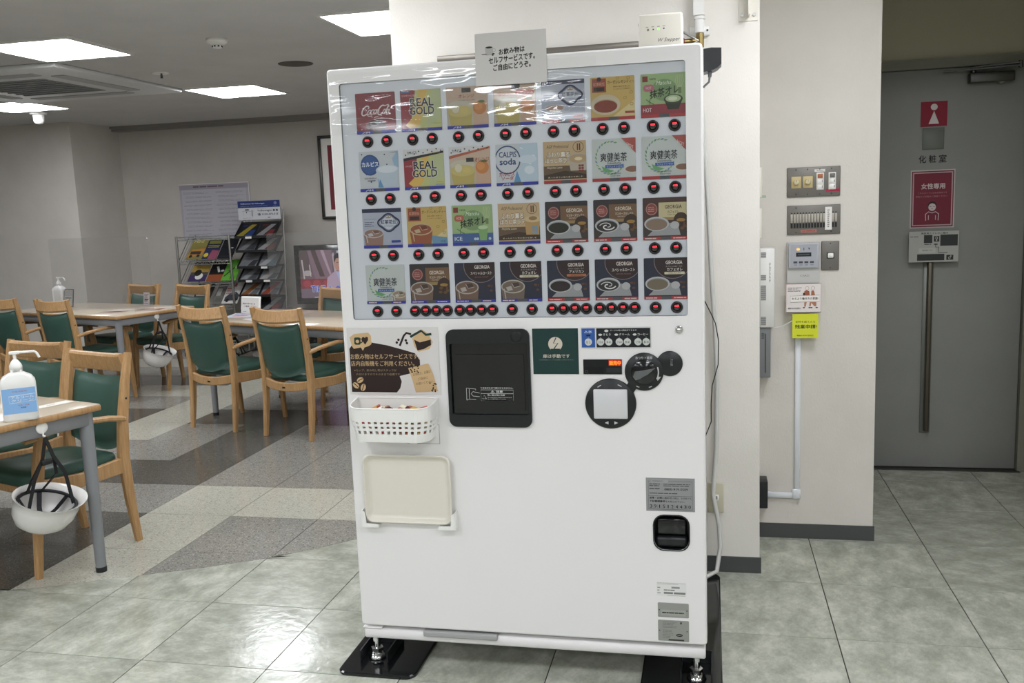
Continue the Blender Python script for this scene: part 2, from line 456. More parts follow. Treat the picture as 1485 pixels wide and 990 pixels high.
# washroom door with frame, handle and closer
door = obj('door_1', None, None, (.643, 4.97, 0)); tag(door, 'grey flush washroom door with long steel pull handle', None, None, 'structure')
b = B(); b.rbox(.003, .856, 0, .04, .006, 2.005, .002, M_DOOR, 1); b.build('door_leaf', door)
b = B(); b.box(0, .92, -.03, .05, 2.007, 2.05, M_DFRAME); b.box(.859, .9, -.03, .05, 0, 2.007, M_DFRAME)
b.build('door_frame', door)
b = B(); b.box(0, .87, -.05, .03, 0, .004, M_DSTEEL); b.build('threshold', door)
b = B(); b.rbox(.398, .447, -.006, 0, .19, 1.12, .002, mat('handle_backplate', '#858782', .45, .5), 1)
hp = b.build('handle_plate', door); M_HAND = mat('handle_bronze', '#5f5a50', .35, .8)
b = B(); b.rbox(.412, .436, -.045, -.02, .205, 1.13, .006, M_HAND, 2); b.box(.418, .43, -.022, -.005, .26, .29, M_HAND); b.box(.418, .43, -.022, -.005, 1.04, 1.07, M_HAND)
b.build('pull_handle', hp)
cl = B(); cl.rbox(.575, .775, -.055, -.002, 1.925, 1.972, .006, M_DSTEEL); cl.cyl((.595, -.028, 1.968), (.595, -.028, 1.995), .012, .012, M_DSTEEL)
cl.cyl((.72, -.03, 1.925), (.72, -.03, 1.915), .02, .012, M_STEEL)
co = cl.build('door_closer', door)
b = B(); b.bar([(.595, -.028, 1.998), (.79, -.075, 2.003)], .008, .018, M_DSTEEL, (0, 0, 1)); b.bar([(.79, -.075, 1.99), (.46, -.04, 1.985)], .008, .018, M_DSTEEL, (0, 0, 1)); b.cyl((.79, -.075, 1.98), (.79, -.075, 2.012), .01, .01, M_DSTEEL)
b.build('closer_arm', co)

# ceiling fittings
M_LAMP = mat('lamp_glow', '#ffffff', .5, emit='#f7faff', estr=LAMP)
M_LFRAME = mat('lamp_frame_white', '#dedcd8', .4)
def ceiling_light():
    r = thing('ceiling_light', (0, 0, HC), '', 'ceiling light')
    b = B(); w = .315
    b.box(-w, w, -w, -w + .02, -.012, 0, M_LFRAME); b.box(-w, w, w - .02, w, -.012, 0, M_LFRAME)
    b.box(-w, -w + .02, -w + .02, w - .02, -.012, 0, M_LFRAME); b.box(w - .02, w, -w + .02, w - .02, -.012, 0, M_LFRAME)
    b.box(-w + .02, w - .02, -w + .02, w - .02, -.002, 0, M_LFRAME); b.build('frame', r)
    for k in range(3):
        x = (k - 1) * .196; b = B(); n = 6; pr = []
        for i in range(n + 1): pr.append((x + .094 * cos(pi * i / n), -.005 - .009 * sin(pi * i / n)))
        vs = [(px, y, pz) for y in (-.292, .292) for px, pz in pr]; m_ = n + 1
        b.add(vs, [(i, i + 1, m_ + i + 1, m_ + i) for i in range(n)] + [list(range(m_))[::-1], [m_ + i for i in range(m_)]], M_LAMP, False)
        b.build('lamp_tube', r)
    return r
LX, LY = [-5.89, -3.79, -1.69, .41, 2.5], [7.14, 4.98, 2.83, .68, -1.47, -3.62, -5.77]
seen = {(-3.79, 4.98): 'bright square ceiling light nearest the upper left corner', (-3.79, 7.14): 'bright square ceiling light left of the round dark ceiling grille',
        (-1.69, 4.98): 'bright square ceiling light cut off by the pillar edge', (-5.89, 7.14): 'bright square ceiling light at left edge above the motion sensor'}
l0 = None
for x in LX:
    for y in LY:
        if y > 4 and x > -1: continue
        if x > 2 and y > 2: continue
        if l0 is None: l0 = ceiling_light(); o = l0
        else: o = copy_tree(l0)
        o.location = (.6, 2.62, HC) if (x, y) == (.41, 2.83) else (x, y, HC)
        o['label'] = seen.get((x, y), 'square ceiling light behind or beside the viewpoint, outside the picture')
        o['group'] = 'square recessed ceiling lights'
M_ACW = mat('ac_panel_white', '#cfd0d0', .45); M_ACG = mat('ac_grille_grey', '#8d9092', .6)
ac = thing('air_conditioner', (-4.84, 6.09, HC), 'large square white cassette air conditioner set in the ceiling', 'air conditioner')
b = B(); b.rbox(-.74, .74, -.74, .74, -.03, 0, .008, M_ACW); b.build('panel', ac)
b = B()
b.box(-.34, .34, -.34, .34, -.034, -.029, M_ACG); g = b.build('intake_grille', ac)
for k in range(8):
    B().box(-.33, .33, -.31 + k * .083, -.285 + k * .083, -.04, -.034, M_ACW if 0 else mat('ac_slat', '#7f8284', .6)).build('grille_slat', g)
for a in range(4):
    b = B(); R = Matrix.Rotation(a * pi / 2, 4, 'Z'); b.box(-.43, .43, -.57, -.47, -.036, -.029, mat('ac_flap', '#a9abac', .5))
    b.v = [tuple(R @ Vector(v)) for v in b.v]; b.build('air_flap', ac)
sp = thing('ceiling_speaker', (-2.78, 6.09, HC), 'round dark grey grille in the ceiling, a flush speaker', 'speaker')
B().lathe([(.0, -.004), (.1, -.006), (.115, -.004), (.12, 0)], mat('speaker_grille', '#56544f', .7), 28).build('grille', sp)
sd = thing('smoke_detector', (-2.80, 5.08, HC), 'white round smoke detector with slotted tip on the ceiling', 'detector')
B().lathe([(.0, -.035), (.03, -.034), (.055, -.022), (.062, 0)], M_WHITEP, 24).build('base', sd)
b = B(); b.lathe([(0, -.05), (.026, -.05), (.028, -.034)], M_WHITEP, 16)
for k in range(8):
    a = k * pi / 4; b.box(.026 * cos(a) - .004, .026 * cos(a) + .004, .026 * sin(a) - .004, .026 * sin(a) + .004, -.046, -.038, M_BLACK)
b.build('sensor_head', sd)
ms = thing('motion_sensor', (-6.02, 7.57, HC), 'white domed sensor on a round ceiling base at far left', 'sensor')
B().lathe([(0, -.03), (.07, -.028), (.085, 0)], M_WHITEP, 24).build('base', ms)
B().lathe([(0, -.115), (.03, -.11), (.045, -.09), (.05, -.03)], M_WHITEP, 20).build('dome', ms)
sk = thing('sprinkler_head', (-3.79, 6.05, HC), 'small flush sprinkler disc with hanging pin beside the air conditioner', 'sprinkler')
B().lathe([(0, -.006), (.05, -.008), (.062, 0)], M_WHITEP, 24).build('escutcheon', sk)
B().cyl((.02, -.02, -.006), (.02, -.02, -.04), .006, .009, M_DSTEEL, 10).build('pin', sk)

# ------------------------------------------------------------------ vending machine
def loops(b, rings, mt, cap=True, smooth=True, capback=False):
    # rings: list of (polygon in x,z ; y), bridged in order
    n = len(rings[0][0]); vs = []
    for poly, y in rings: vs += [(x, y, z) for x, z in poly]
    fs = [(k * n + i, (k + 1) * n + i, (k + 1) * n + (i + 1) % n, k * n + (i + 1) % n) for k in range(len(rings) - 1) for i in range(n)]
    b.add(vs, [f[::-1] for f in fs], mt, smooth)
    if cap: b.add(vs[-n:], [list(range(n))], mt)
    if capback: b.add(vs[:n], [list(range(n))[::-1]], mt)
    return b
def plate_holes(b, outer, holes, y, mt):
    bm = bmesh.new(); es = []
    for lp in [outer] + holes:
        vs = [bm.verts.new((x, y, z)) for x, z in lp]
        es += [bm.edges.new((vs[i - 1], vs[i])) for i in range(len(vs))]
    bmesh.ops.triangle_fill(bm, use_beauty=True, use_dissolve=False, edges=es, normal=(0, -1, 0))
    bm.verts.index_update()
    fs = []
    for f in bm.faces:
        if f.normal.y > 0: f.normal_flip()
        fs.append([v.index for v in f.verts])
    b.add([v.co[:] for v in bm.verts], fs, mt); bm.free(); return b
FY = 2.563
RX, RY = -.549, 2.95
mach = thing('vending_machine', (RX, RY, 0), 'tall white cup drink vending machine with rows of product cards', 'vending machine')
OFF = (-RX, -RY, 0)
def at(x, y, z): return (x - RX, y - RY, z)
b = B(); b.rbox(-1.076, -.022, 2.62, 3.36, .12, 1.826, .006, M_MACH, 1); b.build('cabinet', mach, OFF)
door_o = rrect(-1.073, .149, -.025, 1.824, .008, 4)
def grow(d, r): return rrect(-1.079 + .006 - d, .143 + .006 - d, -.019 - .006 + d, 1.83 - .006 + d, r, 4)
win = rrect(-1.042, 1.106, -.064, 1.788, .008, 4)
coin = rrect(-.166, .430, -.068, .532, (.03, .03, .03, .03), 5)
cup = rrect(-.748, .822, -.517, 1.034, .006, 3)
b = B(); plate_holes(b, door_o, [win, coin, cup], FY, M_MACH)
loops(b, [(grow(0, .008), FY), (grow(.004, .010), FY + .0015), (grow(.006, .012), FY + .006), (grow(.006, .012), FY + .055)][::-1], M_MACH, False, True)
for h, d in ((win, .008), (coin, .05), (cup, .03)):
    n = len(h); vs = [(x, FY, z) for x, z in h] + [(x, FY + d, z) for x, z in h]
    b.add(vs, [(i, (i + 1) % n, (i + 1) % n + n, i + n) for i in range(n)], mat('window_rim_grey', '#7c7f83', .4) if h is win else M_BLACK)
b.build('door', mach, OFF)
M_MENU = mat('menu_panel_grey', '#c0c4cb', .25, coat=.6)
menu = B().box(-1.041, -.065, FY + .006, FY + .012, 1.107, 1.787, M_MENU).build('menu_panel', mach, OFF)
b = B(); b.rbox(-1.074, -.024, FY + .006, 2.7, .0985, .130, .004, M_MACH, 1); b.box(-1.07, -.03, FY + .03, 2.66, .128, .15, M_GREYPL)
b.build('kick_plate', mach, OFF)
b = B(); b.rbox(-.878, -.643, FY - .004, FY + .02, .118, .137, .004, mat('latch_grey', '#a2a2a2', .45)); b.build('latch_bar', mach, OFF)
b = B(); b.rbox(-1.078, -1.015, FY + .004, FY + .05, .131, .1365, .002, M_MACH, 1); b.build('hinge_plate', mach, OFF)
for fx in (-1.055, -.052):
    for fy in (2.62, 3.25):
        b = B(); b.cyl((fx, fy, .012), (fx, fy, .125), .011, .011, M_CHROME, 12); b.lathe([(.0, .011), (.03, .011), (.026, .02), (.014, .03)], M_CHROME, 16, (fx, fy, 0))
        b.lathe([(.02, .034), (.02, .044), (.011, .046)], M_CHROME, 6, (fx, fy, 0), smooth=False); b.build('levelling_foot', mach, OFF)

# product cards -------------------------------------------------
CW, CH, CPX, CPZ, CX0, CZ0 = .1195, .1145, .13565, .1638, -.9965, 1.6435
SK = '#26309a'; HT = '#a12a2e'
def strip(p, hot, m=True):
    p.rect(0, 0, 1, .075, HT if hot else SK); p.rect(.4, 0, .63, .075, '#4b4c52')
    if m and not hot: p.text('M', .24, .012, .33, .058, '#d8dae6', .02); p.line([(.14, .01), (.21, .055), (.22, .02)], .012, '#d8dae6')
def cupp(p, cx, cz, rx, rz, drink, rim='#b9babd', body=True, swirl=False, handle=True, inner='#8d8f92'):
    if handle: p.ring(cx + rx * 1.15, cz - rz * .55, rx * .32, rz * .62, .035, rim)
    if body: p.poly([(cx - rx, cz), (cx - rx * .78, cz - rz * 2.4), (cx + rx * .78, cz - rz * 2.4), (cx + rx, cz)], rim)
    p.ell(cx, cz, rx, rz, rim, 28); p.ell(cx, cz - rz * .05, rx * .88, rz * .84, inner, 28); p.ell(cx, cz - rz * .1, rx * .85, rz * .76, drink, 28)
    if swirl:
        sp = [(cx + rx * .62 * t * cos(5.2 * t + .9), cz - rz * .1 + rz * .62 * t * sin(5.2 * t + .9)) for t in [i / 16 for i in range(3, 17)]]
        p.line(sp, .028, '#d3d2d0'); p.line([(2 * cx - x, 2 * (cz - rz * .1) - z) for x, z in sp], .022, '#b9b8b7')
def icecup(p, cx, cz, rx, rz, drink, dark, glass='#a8a49e'):
    p.poly([(cx - rx, cz), (cx - rx * .85, cz - rz * 2.6), (cx + rx * .85, cz - rz * 2.6), (cx + rx, cz)], drink)
    p.ell(cx, cz, rx, rz, glass, 28); p.ell(cx, cz, rx * .9, rz * .82, drink, 28)
    p.poly([(cx - rx * .1, cz + rz * .5), (cx + rx * .45, cz + rz * .6), (cx + rx * .6, cz + rz * .05), (cx + rx * .1, cz - rz * .15)], dark)
    p.poly([(cx - rx * .6, cz - rz * .1), (cx - rx * .15, cz + rz * .1), (cx - rx * .02, cz - rz * .5), (cx - rx * .45, cz - rz * .65)], glass)
    p.line([(cx - rx * .1, cz + rz * .5), (cx + rx * .1, cz - rz * .15), (cx + rx * .6, cz + rz * .05)], .015, glass)
    p.line([(cx - rx * .75, cz - rz * .3), (cx - rx * .62, cz - rz * 2.0)], .025, glass)
def cursive(p, c):
    # running script: two tall capitals with swashes, small letters between
    T = lambda x, z: (.16 + .66 * x + .10 * (z - .3), .46 + .22 * z)
    def st(pts, w=.02): p.line([T(*q) for q in pts], w, c)
    def el(cx, cz, rx, rz): return [(cx + rx * cos(a), cz + rz * sin(a)) for a in [2 * pi * i / 14 for i in range(15)]]
    def arcs(cx, cz, rx, rz, a0, a1): return [(cx + rx * cos(a), cz + rz * sin(a)) for a in [a0 + (a1 - a0) * i / 14 for i in range(15)]]
    st(arcs(.10, .5, .12, .52, .9, 5.6), .03); st([(.17, .93), (.2, .8), (.16, .7)]); st([(.19, .12), (.3, -.12), (.44, -.1)], .018)
    st(el(.27, .32, .055, .26)); st(arcs(.39, .32, .055, .27, .8, 5.5)); st(el(.49, .32, .05, .26)); st([(.55, .6), (.54, .15), (.59, .06)])
    st([(.58, .4), (.62, .44), (.66, .38)], .016)
    st(arcs(.71, .5, .11, .52, .9, 5.6), .03); st([(.78, .93), (.9, 1.08), (.97, .86)], .018)
    st(el(.84, .32, .04, .25)); st([(.9, .3), (.945, .95), (.92, .98), (.9, .4), (.92, .06)]); st(el(.98, .3, .04, .23)); st([(1.03, .56), (1.02, .12), (1.06, .06)])
def d_cola(p):
    p.text('COCA-COLA', .32, .905, .62, .925, '#a8727a'); cursive(p, '#cfc3c4')
    p.ell(.5, .16, .26, .19, '#4a1a22'); p.ring(.5, .17, .26, .19, .014, '#8d5a60'); p.ell(.47, .23, .15, .08, '#2a1216'); p.ring(.46, .25, .1, .05, .012, '#b59a9c')
def d_real(p, calpis=False):
    p.poly([(.38, 1), (1, 1), (1, 0), (.2, 0)], '#b0b36c'); p.poly([(.46, 1), (.68, 1), (.47, .2), (.3, 0), (.1, .16), (.42, .45)], '#cda53a'); p.poly([(.8, 1), (1, 1), (1, .3), (.6, .05)], '#a7b080')
    dz = -.1 if calpis else 0
    for c, bo, e in (('#c9c7c2', .05, .012), ('#25273a', .02, 0)):
        p.text('REAL', .24 - e, .60 + dz - e, .82 + e, .80 + dz + e, c, bo); p.text('GOLD', .21 - e, .40 + dz - e, .83 + e, .59 + dz + e, c, bo)
    p.text('シャキッと元気!', .04, .84 if not calpis else .56, .42 if not calpis else .2, .90 if not calpis else .61, '#d9b9b6', .01)
    if calpis:
        p.poly([(0, 1), (1, 1), (1, .93), (0, .78)], '#c2c3c4'); p.poly([(0, .78), (1, .93), (1, .88), (0, .71)], '#23242c')
        for i in range(9): p.ell(.06 + i * .11, .86 + .02 * i * .5 + (.05 if i % 2 else 0), .018, .018, '#2c3044', 8)
        p.text('カルピス', .1, .88, .34, .95, '#2c3044', .02); p.text('Mix Drink', .62, .865, .92, .90, '#c9a23c', slope=.03)
    else: p.rect(.02, .94, .24, .98, '#4a6f9a')
    p.text('リアルゴールド', .78, .16, .98, .19, '#4e4f33'); p.rect(.78, .1, .98, .13, '#7d97ad') if calpis else None
def orange(p, cx, cz, r):
    p.ell(cx, cz, r, r, '#b8722c'); p.ell(cx - r * .2, cz + r * .2, r * .6, r * .6, '#c4803a'); p.ell(cx + r * .3, cz + r * .9, r * .5, r * .2, '#4c6b33')
def d_orange(p, mode=0):
    p.rect(0, 0, .64, .62, '#aaa48f'); p.rect(.64, 0, 1, 1, '#b8977d'); p.rect(0, .62, 1, 1, '#b9a08a'); p.ell(.32, .56, .3, .12, '#b3ad9a')
    p.poly([(.03, .42), (.1, 0), (.58, 0), (.62, .42)], '#ab9a4a'); p.ell(.33, .42, .3, .14, '#b7a75f'); p.ell(.22, .48, .09, .1, '#c2bba0'); p.ell(.42, .42, .1, .07, '#c0ab55')
    orange(p, .8, .48, .16)
    if mode == 0:
        p.rect(.38, .86, .6, .97, '#3a3532'); p.text('オレンジ', .3, .73, .68, .82, '#9a4a33', .02); p.text('スッキリ味わうオレンジ果汁', .28, .66, .7, .69, '#403a36')
    elif mode == 1:
        p.rect(.42, .86, .64, .98, '#2e2b2a'); p.text('オレンジ', .12, .72, .5, .82, '#b5492e', .02); p.rr(.52, .72, .97, .83, '#b1382c', .04); p.text('スカッシュ', .55, .74, .94, .81, '#dcd0c8', .02); p.text('オレンジのおいしさひろがる', .2, .65, .74, .68, '#403a36')
    else:
        p.poly([(0, 1), (1, 1), (1, .93), (0, .78)], '#c2c3c4'); p.poly([(0, .78), (1, .98), (1, .93), (0, .71)], '#a8563a')
        for i in range(9): p.ell(.06 + i * .11, .86 + .01 * i + (.05 if i % 2 else 0), .018, .018, '#2c3044', 8)
        p.text('カルピス', .08, .87, .32, .94, '#2c3044', .02); p.rect(.42, .62, .6, .72, '#3a3532'); p.text('オレンジ', .62, .61, .98, .72, '#9a4a33', .02)
def d_koucha(p, hot):
    p.rect(0, .9, 1, 1, '#2a2e48'); p.rect(0, .62, .5, .9, '#9fa5b4')
    p.text('ロイヤルミルクティー', .05, .72, .42, .755, '#30344a'); p.bars(.05, .54, .3, .68, 3, '#4b4f64', .3, 3)
    n = 32; R = [(.67 + .25 * cos(a) * (1 + .10 * cos(4 * a)), .64 + .2 * sin(a) * (1 + .10 * cos(4 * a))) for a in [2 * pi * i / n for i in range(n)]]
    p.poly(R, '#b4bac8'); p.line(R, .045, '#23284a', True); p.line([(.67 + (x - .67) * .84, .64 + (z - .64) * .84) for x, z in R], .012, '#23284a', True)
    p.poly([(.61, .75), (.6, .8), (.64, .77), (.67, .82), (.70, .77), (.74, .8), (.73, .75)], '#a07a35'); p.text('紅茶花伝', .47, .60, .87, .71, '#1d2140', .02); p.text('KOCHAKADEN', .55, .54, .79, .565, '#1d2140')
    if hot:
        cupp(p, .3, .36, .24, .09, '#9b7a66', '#a6abb6'); p.rr(.72, .12, .96, .17, '#a03a34', .02)
    else:
        icecup(p, .27, .38, .26, .12, '#8a6a5c', '#6e5248', '#a8a9b0'); p.rr(.72, .13, .96, .19, '#2e4090', .02)
def d_lemon(p, hot):
    p.poly([(.4, 0), (1, 0), (1, .45)], '#c3b27a')
    for x, z in ((.62, .96), (.86, .95), (.78, .5), (.92, .62), (.93, .35)): p.ring(x, z, .035, .03, .012, '#927a2e', 10)
    p.rect(.04, .65, .36, .97, '#8f4030'); p.ell(.2, .95, .05, .05, '#3a2a24'); p.text('紅茶花伝', .07, .80, .33, .88, '#c6a07a'); p.rect(.08, .68, .32, .77, '#30241e')
    p.text('ガーデンレモンティー', .39, .83, .99, .91, '#3b2e18', .01); p.text('素材の香りを楽しむ', .52, .75, .9, .78, '#4e4020'); p.text('すっきりとした味わい', .52, .69, .9, .72, '#4e4020')
    if hot:
        p.ell(.34, .36, .34, .24, '#b7a98a'); cupp(p, .34, .34, .31, .19, '#7d3826', '#b8ab92', False, False, False, '#a89878'); p.rect(.78, .14, .99, .19, '#a03a2c')
    else:
        p.poly([(.62, 0), (1, 0), (1, .22), (.62, .28)], '#5b86a0'); icecup(p, .35, .44, .29, .15, '#8c4a2c', '#6a3524', '#b09a78'); p.text('ICE', .84, .1, .96, .16, '#3a5a80', .02)
def d_matcha(p, hot):
    p.rect(.04, .82, .16, .95, '#7a2c26'); p.text('nana', .2, .86, .34, .9, '#3c4a34', .01); p.ell(.52, .62, .28, .25, '#6f8c5c'); p.text('Matcha', .34, .74, .68, .83, '#c3d0b4', shear=.3); p.text('au lait', .4, .66, .64, .73, '#4a7a45', shear=.3)
    p.rr(.06, .6, .3, .76, '#a45c6a' if hot else '#a4553c', .07); p.text('HOT' if hot else 'ICE', .12, .65, .24, .71, '#d5b9b4')
    p.text('抹茶オレ', .2, .42, .86, .62, '#20241a', .02, 0, .12)
    for k in range(5): p.line([(.86 + .045 * (k - 2) * .4, .66), (.86 + .045 * (k - 2), .8), (.86 + .03 * (k - 2), .95)], .01, '#a9b88c')
    p.rect(.83, .52, .9, .66, '#667a4c'); p.line([(.12, .42), (.22, .34), (.3, .3)], .02, '#4f6e3e'); p.line([(.2, .42), (.2, .3)], .015, '#4f6e3e')
    p.rect(0, .07, 1, .3, '#86303a' if hot else '#3a5a8c'); p.text('HOT' if hot else 'ICE', .05, .13, .24, .22, '#cfc8c8' if hot else '#c4ccd8', .01)
    if hot:
        p.poly([(.52, .4), (.6, .17), (.84, .17), (.93, .4)], '#2c3226'); p.ell(.72, .4, .21, .11, '#39402f'); p.ell(.72, .41, .17, .08, '#9db183'); p.ell(.71, .41, .1, .045, '#c0cbaa')
    else:
        p.poly([(.64, .44), (.68, .12), (.84, .12), (.88, .44)], '#6f9c5c'); p.ell(.76, .44, .12, .05, '#a3bd90')
        for x in (.56, .62, .92): p.ell(x, .16, .035, .035, '#a8b8d0', 8)
def d_calpis(p):
    for i in range(14): p.ell(.08 + (i * .37) % .9, .93 - (i * .23) % .9, .018, .018, '#30364e', 8)
    p.poly([(.5, 0), (1, .5), (1, 1), (.85, .8), (.9, .6), (.45, .3)], '#86a8c2'); p.ell(.28, .66, .24, .26, '#2a4a80'); p.ell(.28, .66, .2, .22, '#2f5590')
    p.text('カルピス', .07, .62, .5, .74, '#cfd6e0', .03); p.text('CALPIS', .8, .94, .98, .97, '#40465c'); p.ell(.72, .52, .3, .13, '#b4bec8'); p.poly([(.42, .52), (.55, .1), (.95, .1), (1, .52)], '#a9b8c6'); p.ell(.72, .54, .25, .09, '#c2ccd4')
    p.poly([(.46, .1), (.6, .1), (.52, .3)], '#4f86b4'); p.text('乳酸菌と酵母の飲みもの', .12, .31, .44, .35, '#3a4258'); p.rect(.2, .26, .4, .28, '#3a4258')
def d_soda(p):
    p.poly([(.4, 0), (1, 0), (1, 1), (.55, 1), (.62, .5), (.44, .2)], '#a9bccb'); p.poly([(.4, 0), (.62, 0), (.5, .36)], '#4f8ab8')
    p.ring(.28, .62, .3, .33, .03, '#2c4472'); p.ell(.28, .62, .27, .3, '#b9bfc6'); p.text('CALPIS', .08, .68, .5, .82, '#2c4472', .025); p.text('soda', .09, .5, .49, .66, '#2c4472', .03)
    p.text('カルピス', .07, .23, .44, .33, '#a03a3c', .03); p.text('ソーダ', .12, .13, .42, .23, '#a03a3c', .03)
    for i in range(12): p.ell(.6 + (i * .29) % .38, .9 - (i * .19) % .75, .014, .014, '#d0d8de', 8)
    p.ell(.76, .62, .22, .1, '#b9c8d4'); p.ell(.8, .36, .12, .1, '#c2ced8')
def d_houji(p, hot):
    p.rect(0, .4, 1, 1, '#b49a72'); p.rect(0, .1, 1, .42, '#5e4a36'); p.poly([(0, .2), (.5, .3), (1, .2), (1, .1), (0, .1)], '#3c2e22')
    p.text('AGF Professional', .08, .84, .6, .92, '#4a3a28', 0, .25); p.ring(.82, .85, .12, .12, .012, '#6a4e34'); p.rect(.79, .77, .82, .93, '#7a3a2c'); p.rect(.84, .77, .87, .93, '#4a3a28')
    for c, bo, e in (('#4a3422', .06, .012), ('#d8d0c2', .02, 0)):
        p.text('ふわり薫る', .08 - e, .62 - e, .62 + e, .76 + e, c, bo); p.text('ほうじ茶ラテ', .04 - e, .48 - e, .66 + e, .61 + e, c, bo)
    p.text('Hojicha Latte', .08, .34, .44, .41, '#cdbf9e', 0, .3)
    if hot: cupp(p, .82, .58, .24, .12, '#a98e62', '#a89c8c', True, False, False, '#94897a'); p.ell(.82, .57, .09, .04, '#d0c09a')
    else:
        p.poly([(.64, .6), (.67, .22), (.98, .22), (1, .6)], '#a8854c'); p.ell(.84, .6, .2, .08, '#bda678'); p.ell(.84, .62, .1, .05, '#8a6c40')
    for i in range(2):
        for j in range(3): p.rr(.82 + i * .065, .26 + j * .06, .875 + i * .065, .31 + j * .06, '#7a2e2a' if hot else '#5b8fae', .008)
    p.text('炙ったほうじ茶の香りを楽しむ', .1, .13, .92, .165, '#d2c6ae')
def d_soken(p, hot):
    for i in range(20):
        a = 1.2 + i * .24; x = .42 + .33 * cos(a); z = .55 + .38 * sin(a); c = ('#6a9a60', '#5c87a0', '#7fa85a', '#4f8a6a')[i % 4]
        p.poly([(x + .05 * cos(a + 1.9), z + .05 * sin(a + 1.9)), (x + .02 * cos(a), z + .02 * sin(a)), (x - .05 * cos(a + 1.9), z - .05 * sin(a + 1.9)), (x - .02 * cos(a), z - .02 * sin(a))], c)
    p.text('爽健美茶', .19, .46, .8, .67, '#17222a', .012); p.text('Sokenbicha', .34, .4, .66, .455, '#2a3a40', 0, .3); p.rect(.3, .31, .72, .385, '#31549a'); p.text('カフェインゼロ', .33, .325, .69, .37, '#b9c6da', .01)
    p.poly([(.22, .36), (.34, .3), (.5, .24), (.38, .2), (.26, .24)], '#5c9a62')
    if hot:
        p.poly([(.68, 1), (1, 1), (1, .64)], '#a04a42'); p.text('HOT', .8, .82, .95, .9, '#d5c0ba', .01, 0, -.09); p.ell(.92, .26, .2, .1, '#bcbab4'); p.ell(.92, .27, .16, .07, '#7e5c4a')
    else: icecup(p, .84, .24, .18, .1, '#8c7a66', '#5e5446', '#b4b0a6')
    p.text('アレルギー特定原材料等', .34, .16, .66, .195, '#3e4a4c'); p.text('28品目不使用', .4, .105, .64, .14, '#3e4a4c')
def beans(p, x, z, k, s=.05, c='#54392c'):
    rnd = random.Random(k)
    for i in range(k): p.ell(x + rnd.uniform(-.11, .11), z + rnd.uniform(-.13, .1), s, s * .75, c if i % 2 else '#3a2820', 10)
def d_georgia(p, kind, hot):
    master = kind in ('master', 'masterswirl', 'cream')
    if master:
        pc, tc = ('#b7ac82', '#3a3026') if kind == 'cream' else ('#6d5138', '#cabfae')
        p.rect(0, 0, 1, .28, '#3a3533') if hot else None
        p.rect(.36 if hot else .4, .46, 1, .88 if hot else .9, pc); p.rect(.4, .46, 1, .53, '#8e7444'); p.text('GEORGIA', .5, .73, .88, .82, tc, .02); p.text({'cream': 'カフェオレ'}.get(kind, 'マスターズセレクト'), .5 if kind != 'cream' else .56, .62, .92 if kind != 'cream' else .82, .69, tc, .012); p.text({'cream': 'CAFE AU LAIT'}.get(kind, 'MASTERS SELECT'), .56, .575, .86, .6, tc)
        p.ell(.2, .73, .14, .15, '#7c3a36'); p.ring(.2, .73, .12, .13, .012, '#a88a84'); p.rect(.1, .7, .3, .76, '#8d4640'); p.bars(.12, .66, .28, .8, 3, '#b08e86', .3, 5)
        p.ell(.86, .44, .17, .2, '#3a2a20'); beans(p, .86, .36, 14, .05, '#604228'); p.ell(.86, .46, .1, .04, '#94702e')
    else:
        p.ell(.66, .92, .42, .42, '#2e2024'); p.ring(.66, .92, .42, .42, .016, '#77696a', 40); p.text('GEORGIA', .5, .84, .88, .93, '#cfc6be', .02)
        sm = {'roast': None, 'roastswirl': None}.get(kind, 1)
        if sm:
            p.text('スペシャルロースト', .5, .77, .88, .81, '#b5aaa5', .01); p.text({'american': 'アメリカン', 'aulait': 'カフェオレ'}[kind], .53, .68, .88, .755, '#d0c8c2', .02); p.rr(.47, .6, .93, .66, '#a5623c' if kind == 'american' else '#c2bb9c', .02); p.text({'american': 'AMERICAN', 'aulait': 'CAFE AU LAIT'}[kind], .56, .615, .84, .645, '#3a2a24', .01)
        else:
            p.text('スペシャルロースト', .4, .69, .93, .77, '#cfc6be', .015); p.text('SPECIAL ROAST', .5, .62, .84, .65, '#96605c')
        beans(p, .9, .36, 6, .04, '#5a3a30')
    if hot:
        drink = {'master': '#242620', 'masterswirl': '#2a2a28', 'cream': '#7d6858', 'american': '#2b2224', 'roastswirl': '#2b2a2c', 'aulait': '#6d6250'}[kind]
        p.poly([(.1, .1), (.85, .1), (.8, .3), (.62, .4), (.3, .3)], '#8d9092'); p.ell(.72, .34, .1, .09, '#a6a8aa'); cupp(p, .31, .38, .28, .17, drink, '#aaacae', False, 'swirl' in kind, False, '#84868a')
    else: icecup(p, .3, .38, .29, .17, '#6c5446' if kind != 'aulait' else '#6a5c50', '#46362e', '#a29c94')
DARK = '#302d30'; NAVY = '#262a3e'
